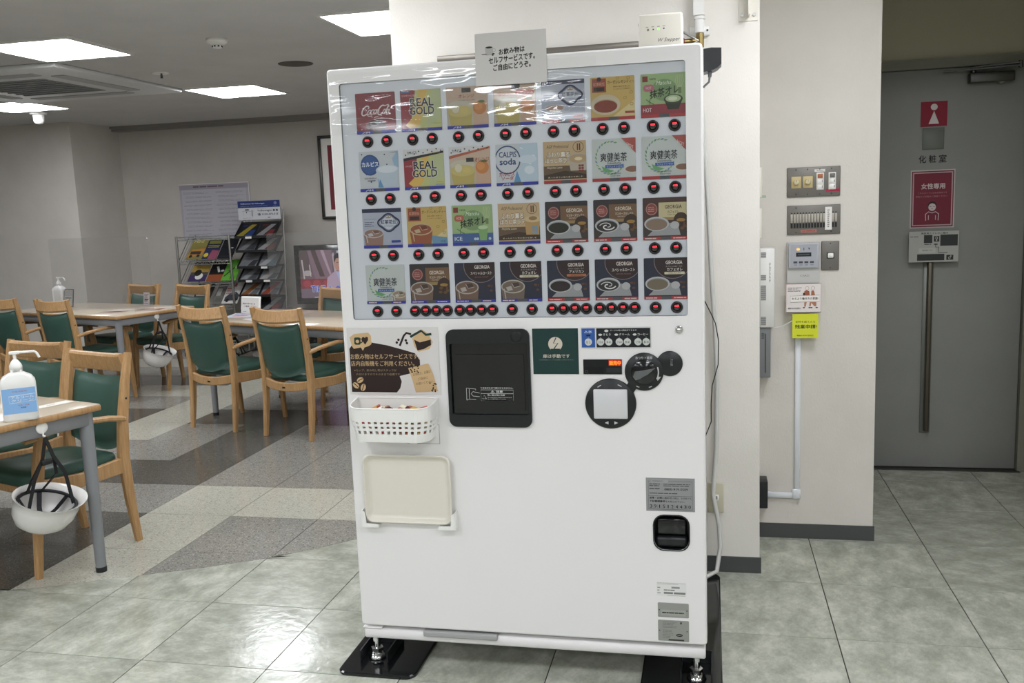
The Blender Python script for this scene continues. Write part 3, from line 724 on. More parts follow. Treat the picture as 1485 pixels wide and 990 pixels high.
CARDS = [
 [('#7e2530', d_cola, (), 0), ('#8c2a36', d_real, (), 0), ('#b9a08a', d_orange, (0,), 0), ('#b9a08a', d_orange, (1,), 0), ('#9aa1b2', d_koucha, (True,), 1), ('#b89a4c', d_lemon, (True,), 1), ('#8aa66e', d_matcha, (True,), 1)],
 [('#b4babf', d_calpis, (), 0), ('#8c2a36', d_real, (True,), 0), ('#b9a08a', d_orange, (2,), 0), ('#b4babf', d_soda, (), 0), ('#b49a72', d_houji, (True,), 1), ('#b3bab8', d_soken, (True,), 1), ('#b3bab8', d_soken, (True,), 1)],
 [('#9aa1b2', d_koucha, (False,), 0), ('#b89a4c', d_lemon, (False,), 0), ('#8aa66e', d_matcha, (False,), 0), ('#b49a72', d_houji, (False,), 0), (DARK, d_georgia, ('master', True), 1), (DARK, d_georgia, ('masterswirl', True), 1), ('#46302e', d_georgia, ('cream', True), 1)],
 [('#b3bab8', d_soken, (False,), 0), (DARK, d_georgia, ('master', False), 0), (NAVY, d_georgia, ('roast', False), 0), (NAVY, d_georgia, ('aulait', False), 0), (NAVY, d_georgia, ('american', True), 1), (NAVY, d_georgia, ('roastswirl', True), 1), (NAVY, d_georgia, ('aulait', True), 1)]]
for r, row in enumerate(CARDS):
    for c, (base, fn, args, hot) in enumerate(row):
        p = Print(CW, CH, base, .0012, .00005, .003, 'card'); fn(p, *args); strip(p, hot, r < 2)
        if r == 3 or (r == 2 and c > 3):
            p.bars(.04, .012, .34, .06, 1, '#c9b4b4', .5, c); p.bars(.68, .012, .97, .06, 1, '#c9b4b4', .5, c + 9)
        p.build('product_card', mach, at(CX0 + c * CPX, FY + .0046, CZ0 - r * CPZ))

# selection buttons: dark ring, metal dome, glowing red lens
M_RING = mat('button_ring', '#2c2b2c', .3, .3); M_DOME = mat('button_dome', '#55504f', .15, .9)
M_RED = mat('button_red_glow', '#801018', .2, emit='#ff2a3a', estr=1.6)
def button():
    b = B(); R = Matrix.Rotation(pi / 2, 4, 'X')
    b.lathe([(.0165, 0), (.0165, .004), (.0145, .0065), (.0115, .006), (.0105, .003), (0, .003)], M_RING, 20, M=R)
    b.lathe([(.0100, .003), (.0095, .006), (.0065, .0085), (0, .0095)], M_DOME, 16, M=R)
    o = b.build('button', mach)
    b = B(); pl = rrect(-.0058, .0018, .0058, .0066, .002, 3); b.prism(pl, -.0105, -.006, M_RED); l = b.build('button_light', o)
    return o
BX = []
for r in range(4):
    z = CZ0 - r * CPZ - .0225
    for c in range(7):
        x = CX0 + c * CPX
        if r == 3 and c in (1, 2, 4, 5):
            for k in range(4): BX.append((x + .0115 + .0325 * k, z))
        else:
            for k in (0, 1): BX.append((x + .031 + .058 * k, z))
b0 = button()
for i, (x, z) in enumerate(BX):
    o = b0 if i == 0 else copy_tree(b0, mach)
    o.location = at(x, FY + .006, z)

# cup station
b = B(); o_ = rrect(-.758, .786, -.510, 1.075, .022, 5); plate_holes(b, o_, [cup], FY - .008, M_BLACK)
n = len(o_); vs = [(x, FY - .008, z) for x, z in o_] + [(x, FY, z) for x, z in o_]; b.add(vs, [(i, i + n, (i + 1) % n + n, (i + 1) % n) for i in range(n)], M_BLACK, True)
n = len(cup); vs = [(x, FY - .008, z) for x, z in cup] + [(x, FY + .03, z) for x, z in cup]; b.add(vs, [(i, (i + 1) % n, (i + 1) % n + n, i + n) for i in range(n)], M_BLACK)
cs = b.build('cup_station', mach, OFF)
B().box(-.75, -.515, FY + .004, FY + .012, .82, 1.036, M_BLACKG).build('cup_door', cs)
B().box(-.735, -.53, FY + .0, FY + .005, .836, 1.0, mat('cup_door_glass', '#0b0c0e', .06, coat=.5)).build('cup_door_pane', cs)
B().lathe([(.016, 0), (.016, .002), (.012, .003), (0, .002)], mat('cup_knob', '#17191b', .4), 20, (-.548, FY - .008, 1.053), M=Matrix.Rotation(pi / 2, 4, 'X')).build('cup_knob', cs)
p = Print(.14, .042, None); w_ = '#d8d8d6'
p.text('できあがるまで扉はひらきません。', .30, .86, 1, .97, w_, .015); p.line([(.31, .02), (1, .02), (1, .78), (.31, .78)], .02, w_, True); p.line([(.31, .52), (1, .52)], .02, w_)
p.text('⚠ 注意', .52, .56, .78, .74, w_, .02); p.line([(.34, .15), (.38, .42), (.42, .15)], .03, w_, True); p.text('熱い飲み物に注意', .45, .36, .82, .47, w_, .015); p.text('カップはやけどするおそれがあります', .45, .21, .97, .29, w_); p.text('ゆっくり取り出してください', .45, .09, .84, .17, w_)
p.line([(.0, .05), (.0, .9), (.2, .84), (.2, .75)], .025, w_); p.line([(.0, .05), (.06, .12), (.06, .85)], .02, w_); p.line([(.28, .3), (.14, .34), (.1, .5), (.14, .66), (.28, .55)], .025, w_); p.line([(.2, .1), (.06, .12)], .02, w_)
p.build('caution_print', cs, (-.704, FY - .0007, .863))

# price and option panels
p = Print(.197, .0605, '#c9c9c8', .003, .00006, .003); p.rect(.012, .05, .205, .95, '#31589c'); p.rect(.225, .05, .988, .95, '#1f2124')
p.text('△氷', .05, .72, .165, .86, '#cdd6e6', .01); p.rect(.08, .58, .14, .66, '#16203a')
for i, x in enumerate((.108, .285, .4, .55, .665, .815, .93)):
    p.ell(x, .31, .052, .17, '#c5c7c4', 20); p.text(('なし', '少なめ', '多め', '少なめ', '多め', 'うすめ', '濃いめ')[i], x - .035, .24, x + .035, .36, '#2c2c2c', .01); p.ell(x, .52, .008, .02, '#8a8c8c', 8)
p.text('マークの味の調節ができます', .42, .81, .8, .89, '#cfcfcc', .005); p.ell(.37, .83, .03, .06, '#cfcfcc', 10)
for t, x in (('さとう', .32), ('クリーム', .55), ('コーヒー', .81)): p.text(t, x, .61, x + (.11 if t == 'さとう' else .15), .71, '#d6d6d4', .015); p.ell(x - .04, .65, .028, .05, '#cfcfcc', 10)
p.build('option_panel', mach, at(-.362, FY - .003, 1.0165))
p = Print(.109, .042, '#17191b', .004); p.rect(.03, .08, .53, .5, '#101113'); p.rect(.6, .12, .97, .44, '#2a2c2e'); p.ring(.08, .18, .035, .09, .03, '#4a4c4e', 12)
m_led = mat('led_orange', '#301004', .4, emit='#ff6a1c', estr=3.2)
p.rect(.66, .58, .985, .96, mat('led_back', '#3a0c02', .4, emit='#c02a04', estr=.8)); p.text('販売中', .68, .62, .975, .92, m_led, .02)
p.build('led_display', mach, at(-.357, FY - .004, .943))
# coin slot cluster: three joined discs
b = B(); R = Matrix.Rotation(pi / 2, 4, 'X')
for cx, cz, r_, d_ in ((-.282, .858, .0725, .006), (-.186, .950, .0540, .0072), (-.115, .973, .0355, .006)):
    b.lathe([(r_, 0), (r_, d_ * .6), (r_ - .003, d_), (0, d_)], M_BLACK, 48, (cx, FY, cz), M=R)
b.prism([(-.247, .893), (-.222, .882), (-.19, .93), (-.217, .942)], FY - .0055, FY, M_BLACK); b.prism([(-.15, .94), (-.12, .945), (-.12, .99), (-.15, .985)], FY - .0055, FY, M_BLACK)
cc = b.build('coin_unit', mach, OFF)
b = B(); b.rbox(-.330, -.234, FY - .009, FY - .004, .815, .900, .003, mat('price_window_white', '#cfcfd2', .4)); b.build('bill_window', cc)
b = B(); b.lathe([(.036, 0), (.036, .004), (.033, .006), (0, .006)], M_BLACKG, 36, (-.186, FY - .007, .95), M=R); kn = b.build('return_lever_disc', cc)
b = B(); b.prism([(-.216, .938), (-.209, .928), (-.197, .932), (-.188, .938), (-.176, .944), (-.155, .962), (-.19, .955), (-.211, .952)], FY - .018, FY - .012, mat('lever_grey', '#6b6e70', .35, .4)); b.build('return_lever', kn)
p = Print(.3, .3, None); c_ = '#b9bab9'
p.text('おつり・返却', .40, .605, .555, .632, c_, .015); p.line([(.47 + .14 * cos(a), .483 + .14 * sin(a)) for a in [-.5 + i * .12 for i in range(8)]], .012, c_)
p.poly([(.60, .44), (.635, .44), (.6, .40)], c_); p.text('◀', .10, -.02, .135, .012, c_); p.text('▶', .19, -.02, .225, .012, c_); p.text('入口', .72, .54, .74, .61, c_)
for a0 in (1.0, 2.0, 4.2, 5.0): p.line([((.057 if a0 < 3 else .378) * 0 + (.157 if a0 < 3 else .477) + (.2 if a0 < 3 else .15) * cos(a), (.177 if a0 < 3 else .483) + (.2 if a0 < 3 else .15) * sin(a)) for a in [a0 + i * .05 for i in range(5)]], .008, c_)
p.build('coin_print', cc, (-.329, FY - .0098, .805))
b = B(); b.lathe([(.0115, 0), (.0115, .003), (.009, .008), (0, .011)], M_CHROME, 24, (-.088, FY, 1.068), M=R); b.build('door_lock', mach, OFF)
# coin return pocket
b = B(); b.box(-.166, -.068, FY + .048, FY + .052, .43, .533, M_BLACK); b.rbox(-.162, -.072, FY + .006, FY + .04, .434, .466, .008, M_BLACK); b.rbox(-.160, -.074, FY + .012, FY + .03, .47, .52, .006, M_BLACKG)
b.build('coin_return', mach, OFF)
b = B(); o_ = rrect(-.169, .427, -.065, .535, .031, 5); plate_holes(b, o_, [coin], FY - .0025, M_BLACK); n = len(o_); b.add([(x, FY - .0025, z) for x, z in o_] + [(x, FY, z) for x, z in o_], [(i, i + n, (i + 1) % n + n, (i + 1) % n) for i in range(n)], M_BLACK); b.build('coin_return_rim', mach, OFF)
# labels and plates
p = Print(.137, .098, '#8f8f90', .0008); k_ = '#2c2c2e'
p.line([(.05, .06), (.95, .06), (.95, .9), (.05, .9)], .012, '#5c5c5e', True); p.line([(.05, .46), (.95, .46)], .012, '#5c5c5e')
p.rr(.1, .86, .46, .95, '#9a9a9b', .03); p.text('お客様相談窓口', .12, .885, .36, .925, k_)
p.bars(.07, .74, .3, .84, 2, k_, .45, 2); p.bars(.36, .74, .92, .84, 2, '#444446', .4, 4); p.bars(.07, .655, .3, .7, 1, k_, .5, 8); p.text('0800-919-0509', .38, .63, .86, .70, '#333335', .01); p.bars(.07, .52, .72, .56, 1, '#444446', .5, 6)
p.text('故障・お問い合わせ', .07, .37, .53, .435, k_, .02); p.text('の際は、お手数でも', .54, .37, .93, .43, '#3a3a3c'); p.text('下記管理番号', .07, .27, .39, .335, k_, .02); p.text('をお知らせ下さい。', .40, .27, .8, .33, '#3a3a3c')
for i, ch in enumerate('3915124430'): p.text(ch, (.075 if ch != '1' else .092) + i * .088, .1, (.125 if ch != '1' else .11) + i * .088, .2, '#1e1e20')
for i in range(9): p.line([(.145 + i * .088, .08), (.145 + i * .088, .22)], .006, '#6a6a6c')
p.build('contact_label', mach, at(-.187, FY - .0009, .545))
p = Print(.084, .042, '#dcdcda', .0005); p.bars(.02, .82, .98, .98, 2, '#9a9a98', .3, 2); p.bars(.02, .12, .14, .7, 3, '#8a8a88', .35, 4); p.rect(.5, .56, .78, .7, '#8f8f8e'); p.bars(.24, .38, .62, .5, 1, '#6f6f6e', .6, 3); p.rect(.24, .16, .55, .3, '#7c7c7b'); p.rect(.58, .16, .97, .3, '#7a7a79'); p.bars(.36, .02, .97, .09, 1, '#a5a5a3', .4, 8)
p.build('approval_sticker', mach, at(-.161, FY - .0006, .290))
p = Print(.0885, .044, '#92948e', .001, r=.003); p.rect(.1, .12, .9, .52, '#9ea09a'); p.bars(.14, .27, .86, .37, 1, '#2e2e2c', .8, 3); [p.ell(x, .5, .022, .045, '#4a4a48', 8) for x in (.05, .94)]
p.build('rating_plate', mach, at(-.159, FY - .0011, .2255))
p = Print(.0885, .064, '#92948e', .001, r=.003); p.bars(.15, .62, .62, .95, 5, '#6c6e6a', .35, 3); p.bars(.15, .12, .5, .56, 6, '#72746f', .35, 5); p.ell(.69, .3, .11, .07, '#232422', 16); p.bars(.62, .27, .77, .33, 1, '#9a9c96', .5, 4); p.rect(.34, .03, .84, .1, '#3a3b38'); p.rect(.72, .84, .77, .93, '#2a2a28'); [p.ell(x, .5, .022, .03, '#4a4a48', 8) for x in (.05, .94)]
p.build('specification_plate', mach, at(-.159, FY - .0011, .1525))
b = B(); b.rbox(-.895, -.793, FY - .0008, FY, .731, .79, .0003, mat('hatch_line_grey', '#9a9a9a', .5), 1); b.rbox(-.8935, -.7945, FY - .0014, FY, .7325, .789, .0003, M_MACH, 1); b.build('hatch_cover', mach, OFF)

# things on and around the machine -------------------------------
p = Print(.2, .141, '#cfccca', .0006); k_ = '#17171a'
p.text('お飲み物は', .335, .565, .70, .685, k_, .036, 0, .035); p.text('セルフサービスです。', .19, .405, .84, .535, k_, .036, 0, .05); p.text('ご自由にどうぞ。', .25, .265, .78, .395, k_, .036, 0, .04)
p.ell(.2, .60, .07, .022, '#8a8886'); p.poly([(.14, .72), (.15, .62), (.18, .585), (.23, .585), (.255, .62), (.26, .73)], '#b2b0ae'); p.ell(.2, .725, .06, .03, '#c2c0be'); p.ell(.2, .725, .05, .02, '#3a2a24'); p.ring(.27, .67, .022, .03, .012, '#b2b0ae', 14); p.ell(.26, .6, .018, .014, '#2a2422'); p.ell(.25, .575, .014, .011, '#2a2422'); p.ell(.12, .6, .03, .01, '#6a6866')
tag(p.build('paper_notice', None, (-.6345, FY - .006, 1.7545), (radians(-2.2), 0, 0)), 'white paper notice with coffee cup drawing taped to top of vending machine', 'notice')
# poster with coffee shapes
p = Print(.284, .202, '#d4d1d0', .0006); br = '#2f2321'; tn = '#c8aa80'; gr = '#223a30'
p.poly([(.02, .04), (.02, .69), (.06, .76), (.24, .79), (.44, .74), (.62, .67), (.74, .62), (.79, .52), (.79, .42), (.74, .34), (.56, .28), (.58, .2), (.56, .1), (.52, .035)], br)
p.poly([(.03, .86), (.08, .91), (.24, .93), (.27, .88), (.27, .76), (.24, .73), (.19, .71), (.17, .66), (.15, .71), (.07, .69), (.05, .73)], tn)
p.rr(.08, .75, .15, .86, gr, .02); p.ell(.115, .8, .02, .025, tn, 12); p.ring(.155, .81, .016, .03, .014, gr, 12); p.poly([(.2, .75), (.165, .82), (.17, .86), (.19, .865), (.2, .85), (.215, .87), (.235, .86), (.235, .82)], br)
p.poly([(.72, .84), (.83, .97), (.9, .9), (.94, .78), (.9, .68), (.78, .64), (.74, .72)], tn); p.poly([(.74, .82), (.80, .78), (.92, .82), (.92, .74), (.84, .68), (.77, .66)], br)
p.line([(.70, .86), (.82, .95), (.87, .89), (.93, .9)], .035, gr); p.line([(.58, .73), (.63, .88), (.66, .92), (.71, .9)], .03, br); [p.ell(x, z, .014, .02, br, 10) for x, z in ((.55, .78), (.57, .82), (.66, .77), (.65, .81))]
p.text('お飲み物はセルフサービスです。', .03, .535, .79, .615, tn, .008); p.text('店内自販機をご利用ください。', .03, .43, .73, .51, tn, .008); p.text('※カップ、飲み残し等はスタッフが', .06, .35, .53, .385, '#9c8668'); p.text('片付けますのでそのままで結構です。', .08, .29, .58, .325, '#9c8668')
for x, z, a in ((.12, .22, .5), (.07, .14, -.7), (.15, .11, 1.2)):
    q = [(x + .04 * cos(t) * cos(a) - .028 * sin(t) * sin(a), z + (.04 * cos(t) * sin(a) + .028 * sin(t) * cos(a)) * 1.4) for t in [2 * pi * i / 18 for i in range(18)]]
    p.poly(q, tn); p.line([(x - .035 * cos(a), z - .035 * sin(a) * 1.4), (x, z + .006), (x + .035 * cos(a), z + .035 * sin(a) * 1.4)], .012, br)
p.poly([(.66, .40), (.88, .47), (.93, .3), (.97, .06), (.73, .04), (.70, .22)], tn); p.text('お手拭き、お箸は', .71, .28, .9, .325, '#5a4632', 0, 0, .05); p.text('ご自由に', .76, .215, .87, .255, '#5a4632', 0, 0, .03); p.text('お使いください', .74, .145, .92, .185, '#5a4632', 0, 0, .04)
rnd = random.Random(4)
for i in range(12): p.ell(.68 + rnd.uniform(0, .1), .33 + rnd.uniform(0, .12), .008, .011, br, 8); p.ell(.87 + rnd.uniform(0, .09), .05 + rnd.uniform(0, .14), .008, .011, br, 8)
tag(p.build('poster', None, (-1.066, FY - .002, .880), (0, 0, 0)), 'brown and white self-service poster with coffee beans taped above the basket', 'poster')
p = Print(.132, .132, '#1f3a37', .0006); w_ = '#c9c0b2'
p.ell(.5, .66, .155, .155, w_, 32); p.line([(.52, .80), (.46, .68), (.56, .68), (.47, .56)], .022, '#1f3a37'); p.rect(.4, .48, .6, .56, '#1f3a37'); p.rect(.44, .46, .56, .53, '#1f3a37')
p.text('扉は手動です', .22, .355, .81, .44, w_, .015); p.text('※自販機のドアは自動で開きません', .14, .305, .89, .325, '#8a9088')
tag(p.build('door_notice', None, (-.502, FY - .0012, .9425)), 'dark green square notice beside the black cup door', 'notice')

# wire-holed basket with sugar and creamer packets
def basket():
    root = thing('basket', (-.918, FY, .757), 'white perforated plastic basket fixed below the coffee poster', 'basket')
    W, D, Hh = .252, .098, .1; r = .045
    per = []
    def seg(a, b_, n):
        for i in range(n): per.append((a[0] + (b_[0] - a[0]) * i / n, a[1] + (b_[1] - a[1]) * i / n))
    def cor(cx, cy, a0, n):
        for i in range(n): a = a0 + pi / 2 * i / n; per.append((cx + r * cos(a), cy + r * sin(a)))
    x0, x1, y0, y1 = -W / 2, W / 2, -D, -.002
    seg((x0, y1), (x0, y0 + r), 5); cor(x0 + r, y0 + r, pi, 7); seg((x0 + r, y0), (x1 - r, y0), 17); cor(x1 - r, y0 + r, 1.5 * pi, 7); seg((x1, y0 + r), (x1, y1), 5); per.append((x1, y1)); seg((x1 - .001, y1), (x0 + .001, y1), 20)
    N = len(per); zs = [0, .024, .034, .041, .048, .055, .062, .088, Hh]
    vs = []
    for k, z in enumerate(zs):
        t = .90 + .10 * min(1, z / .07)
        for x, y in per: vs.append((x * t, y1 + (y - y1) * t, z + (.014 * (1 + (y - y1) / D) if k >= len(zs) - 1 else 0)))
    fs = []
    for k in range(len(zs) - 1):
        for i in range(N):
            if k in (1, 3, 5) and i % 2 == 0 and i < N - 22: continue
            j = (i + 1) % N; fs.append((k * N + i, k * N + j, (k + 1) * N + j, (k + 1) * N + i))
    b = B(); b.add(vs, fs, M_WHITEP); b.add(vs[:N], [list(range(N))[::-1]], M_WHITEP)
    o = b.build('basket_body', root); md = o.modifiers.new('thickness', 'SOLIDIFY'); md.thickness = .0025; md.offset = 0
    tb = B(); tb.tube([(v[0], v[1], v[2]) for v in vs[-N:]] + [vs[-N]], .0025, M_WHITEP, 6); tb.build('rim', root)
    [B().box(x, x + .02, -.085, -.073, -.004, .001, M_WHITEP).build('base_foot', root) for x in (-.095, .06)]
basket()
rnd = random.Random(11); pk = ['#d8c8a8', '#e6dcc2', '#b0584a', '#e8e2d6', '#9a7a68', '#dcc49a', '#d0ccc6', '#d88a6a']
for i in range(44):
    L = rnd.uniform(.045, .06); b = B(); c = mat('packet_' + str(i % 8), pk[i % 8], .45); c2 = mat('packet_print_' + str(i % 4), ('#e6e0d2', '#5a2c24', '#d8b04a', '#c23a30')[i % 4], .5)
    b.rbox(-L / 2, L / 2, -.0085, .0085, -.0035, .0035, .003, c, 1); b.box(-L * .2, L * .25, -.0087, .0087, -.0037, .0037, c2)
    lay = i // 11; k = i % 11
    o = b.build('sugar_packet', None, (-.918 + (k - 5) * .0172 + rnd.uniform(-.003, .003), FY - .048 + rnd.uniform(-.014, .014), .779 + lay * .021 + rnd.uniform(0, .004)), (rnd.uniform(-.3, .3), rnd.uniform(-.45, .45), rnd.uniform(-.6, .6)))
    tag(o, ('beige', 'pale cream', 'brick red', 'off-white', 'brown', 'tan', 'light grey', 'salmon')[i % 8] + ' paper stick packet ' + ('deep in', 'low in', 'midway up', 'on top of')[lay] + ' the heap in the white basket', 'packet', 'sugar and creamer packets in the basket')
# serving tray on two clips
M_TRAY = mat('cream_tray', '#ddd8cc', .25)
b = B(); x0, x1, z0, z1 = -1.036, -.760, .486, .70
def tr(d, r): return rrect(x0 + d, z0 + d, x1 - d, z1 - d, r, 5)
loops(b, [(tr(.012, .02), -.006), (tr(.001, .024), -.020), (tr(0, .025), -.023), (tr(.003, .024), -.025), (tr(.006, .022), -.023), (tr(.013, .017), -.014), (tr(.018, .013), -.011), (tr(.022, .012), -.0102)], M_TRAY, True, True, True)
tag(b.build('serving_tray', None, (0, FY + .004, 0)), 'cream plastic serving tray standing in clips on the machine front', 'tray')
th = thing('tray_holder', (-.9, FY, .48), 'pair of white corner clips holding the cream tray', 'holder')
for sx, xx in ((1, -1.043), (-1, -.753)):
    b = B(); q = [(xx, .474), (xx + sx * .05, .474), (xx + sx * .05, .484), (xx + sx * .012, .486), (xx + sx * .009, .52), (xx, .526)]
    if sx < 0: q = q[::-1]
    b.prism(q, FY - .028, FY - .025, M_WHITEP); b.box(min(xx, xx + sx * .05), max(xx, xx + sx * .05), FY - .026, FY, .472, .479, M_WHITEP); b.box(min(xx, xx - sx * .003), max(xx, xx - sx * .003), FY - .026, FY, .474, .526, M_WHITEP)
    b.build('clip', th, (.9, -FY, -.48))
# black floor anchor plates with brackets
for i, (x0, x1, fx, lb) in enumerate(((-1.152, -.898, -1.055, 'black floor anchor plate under the machine corner by the dining area'), (-.214, .024, -.052, 'black floor anchor plate under the machine corner by the pillar'))):
    r = thing('anchor_plate', ((x0 + x1) / 2, 2.97, 0), lb, 'anchor plate'); of = (-(x0 + x1) / 2, -2.97, 0)
    b = B(); pl = rrect(x0, 2.508, x1, 3.43, .035, 5); pi_ = rrect(x0 + .004, 2.512, x1 - .004, 3.426, .032, 5); n = len(pl)
    vs = [(x, y, 0) for x, y in pl] + [(x, y, .007) for x, y in pl] + [(x, y, .0105) for x, y in pi_]
    b.add(vs, [(k * n + i_, k * n + (i_ + 1) % n, (k + 1) * n + (i_ + 1) % n, (k + 1) * n + i_) for k in (0, 1) for i_ in range(n)] + [[2 * n + i_ for i_ in range(n)]], M_BLACKG); b.build('plate', r, of)
    b = B()
    for s_ in (-1, 1): b.box(fx + s_ * .045 - .002, fx + s_ * .045 + .002, 2.585, 2.74, .0105, .045, M_BLACK)
    b.box(fx - .045, fx + .045, 2.72, 2.724, .0105, .05, M_BLACK); b.build('bracket', r, of)

# water purifier box, pipework and leads behind the machine
wp = thing('water_purifier', (-.131, 2.70, 1.83), 'small cream control box with green lamp on top of the vending machine', 'control box')
b = B(); b.rbox(-.061, .059, -.05, .03, .0, .098, .006, M_IVORY); b.build('housing', wp)
p = Print(.12, .098, None); p.text('W Stepper', .45, .2, .94, .33, '#4a4744', 0, .35)
p.ring(.22, .57, .02, .025, .016, '#3a3836', 14); p.ell(.34, .575, .017, .02, '#2c2a28', 12); p.ell(.58, .585, .017, .02, '#2c2a28', 12)
for x in (.2, .33, .46, .58): p.rect(x - .03, .64, x + .03, .655, '#8a8682')
p.ell(.46, .575, .02, .025, mat('green_lamp', '#2a6a20', .4, emit='#7dff5a', estr=2.5), 12); p.build('front_print', wp, (-.061, -.0502, 0))
for z in (.03, .078): B().lathe([(.004, 0), (.004, .004), (0, .004)], M_DSTEEL, 8, (-.064, -.01, z), M=Matrix.Rotation(pi / 2, 4, 'Y')).build('side_screw', wp)
tag(B().rbox(-1.0, -.2, 3.44, 3.475, 1.966, 1.99, .002, mat('rail_grey', '#7d7870', .45, .6), 1).build('wall_rail'), 'grey metal rail along the pillar just above the vending machine', 'rail')
pp = thing('water_pipe', (-.034, 3.43, 2.0), 'white water pipe with brass stop valve coming down the pillar', 'pipe')
b = B(); b.box(-.022, .016, .0, .043, .062, .45, M_WALL2 if 0 else M_WHITEP); b.build('pipe_cover', pp)
b = B(); b.cyl((0, 0, .0), (0, 0, .05), .0155, .0155, M_WHITEP, 20); b.cyl((0, 0, .046), (0, 0, .055), .019, .019, M_WHITEP, 20); b.build('pipe', pp)
b = B(); b.rbox(-.034, .034, .03, .044, -.006, .028, .003, M_WHITEP, 1); b.cyl((.026, .028, .012), (.026, .032, .012), .004, .004, M_DSTEEL, 8); b.build('pipe_clamp', pp)
b = B(); b.cyl((0, 0, -.002), (0, 0, -.05), .014, .014, M_BRASS, 8, smooth=False); b.cyl((0, 0, -.026), (-.055, -.02, -.03), .011, .009, M_BRASS, 12); b.cyl((-.055, -.02, -.03), (-.07, -.025, -.031), .014, .014, mat('valve_red', '#7a2a24', .4), 12); b.build('stop_valve', pp)
b = B(); b.tube([(-.07, -.03, .01), (-.03, -.03, -.015), (-.005, -.03, -.03), (-.04, -.03, -.05)], .004, M_STEEL, 8); b.build('braided_hose', pp)
ad = thing('power_adapter', (.005, 2.8, 1.78), 'black angular adapter box on the upper side of the vending machine', 'adapter')
b = B(); b.prism([(-.023, .0), (.005, .005), (.016, .010), (.027, .02), (.027, .064), (.0, .066), (-.023, .064)], -.03, .04, M_BLACK); b.build('housing', ad)
b = B(); b.cyl((-.005, .0, .004), (-.006, .0, -.012), .006, .005, M_GREYPL, 10); b.tube([(-.006, 0, -.01), (-.008, .0, -.025), (-.02, .0, -.035), (-.024, .0, -.04)], .003, M_GREYPL, 8); b.build('cord', ad)
bk = thing('wall_bracket', (.133, 3.44, 2.035), 'white metal bracket screwed to the pillar near the top edge', 'bracket')
b = B(); b.box(-.032, .032, .031, .035, 0, .4, M_IVORY); b.box(-.002, .003, -.03, .031, .012, .4, M_IVORY); b.build('angle', bk)
b = B(); [b.cyl((x, .026, .02), (x, .032, .02), .006, .006, M_STEEL, 10) for x in (-.02, .02)]; b.build('screws', bk)
ol = thing('wall_outlet', (.01, 3.475, .237), 'beige wall socket with two slots low on the pillar', 'socket')
B().rbox(-.03, .03, -.008, 0, 0, .117, .003, mat('socket_beige', '#c9c4ae', .45)).build('plate', ol)
b = B(); b.rbox(-.014, .012, -.0115, -.007, .048, .072, .002, M_WHITEP, 1); s_ = b.build('socket_face', ol)
b = B(); b.box(-.008, -.005, -.0122, -.011, .054, .067, M_BLACK); b.box(.003, .006, -.0122, -.011, .054, .067, M_BLACK); b.build('slots', s_)
tag(B().tube([(-.03, 3.45, 1.75), (-.012, 3.44, 1.45), (.0, 3.44, 1.15), (.012, 3.445, .95), (.018, 3.45, .75), (.014, 3.45, .5), (.0, 3.44, .32), (.022, 3.43, .2), (.026, 3.42, .12), (.012, 3.40, .03), (-.03, 3.36, .02)], .0085, mat('hose_translucent_white', '#cfcfcb', .4), 10).build('water_hose'), 'translucent white hose hanging down between machine and pillar', 'hose')
tag(B().tube([(-.0235, 3.10, 1.09), (-.005, 3.12, 1.05), (.012, 3.13, 1.01), (.022, 3.13, .95), (.020, 3.13, .87), (.0, 3.12, .80), (-.004, 3.11, .74), (-.004, 3.1, .68), (-.0235, 3.1, .63)], .0018, M_BLACK, 6).build('thin_cable'), 'thin black cable looping beside the machine', 'cable')

# loose clear film over the top of the menu window
M_FILM = bpy.data.materials.new('clear_wrinkled_film'); M_FILM.use_nodes = True
def _film():
    m = M_FILM; nt = m.node_tree; nt.nodes.remove(nt.nodes['Principled BSDF']); out = nt.nodes['Material Output']
    t_ = nt.nodes.new('ShaderNodeBsdfTransparent'); g_ = nt.nodes.new('ShaderNodeBsdfGlossy'); g_.inputs['Roughness'].default_value = .03
    v = coords(m, (1.2, 1, 5.5)); n_ = noise(m, v, 6, 1, .4); b_ = nt.nodes.new('ShaderNodeBump'); b_.inputs['Strength'].default_value = .45; b_.inputs['Distance'].default_value = .004
    x_ = nt.nodes.new('ShaderNodeMixShader'); x_.inputs[0].default_value = .03
    nt.links.new(n_, b_.inputs['Height']); nt.links.new(b_.outputs[0], g_.inputs['Normal']); nt.links.new(t_.outputs[0], x_.inputs[1]); nt.links.new(g_.outputs[0], x_.inputs[2]); nt.links.new(x_.outputs[0], out.inputs[0])
_film()
B().box(-1.07, -.3, FY - .0016, FY - .0012, 1.642, 1.815, M_FILM).build('protective_film', mach, OFF)

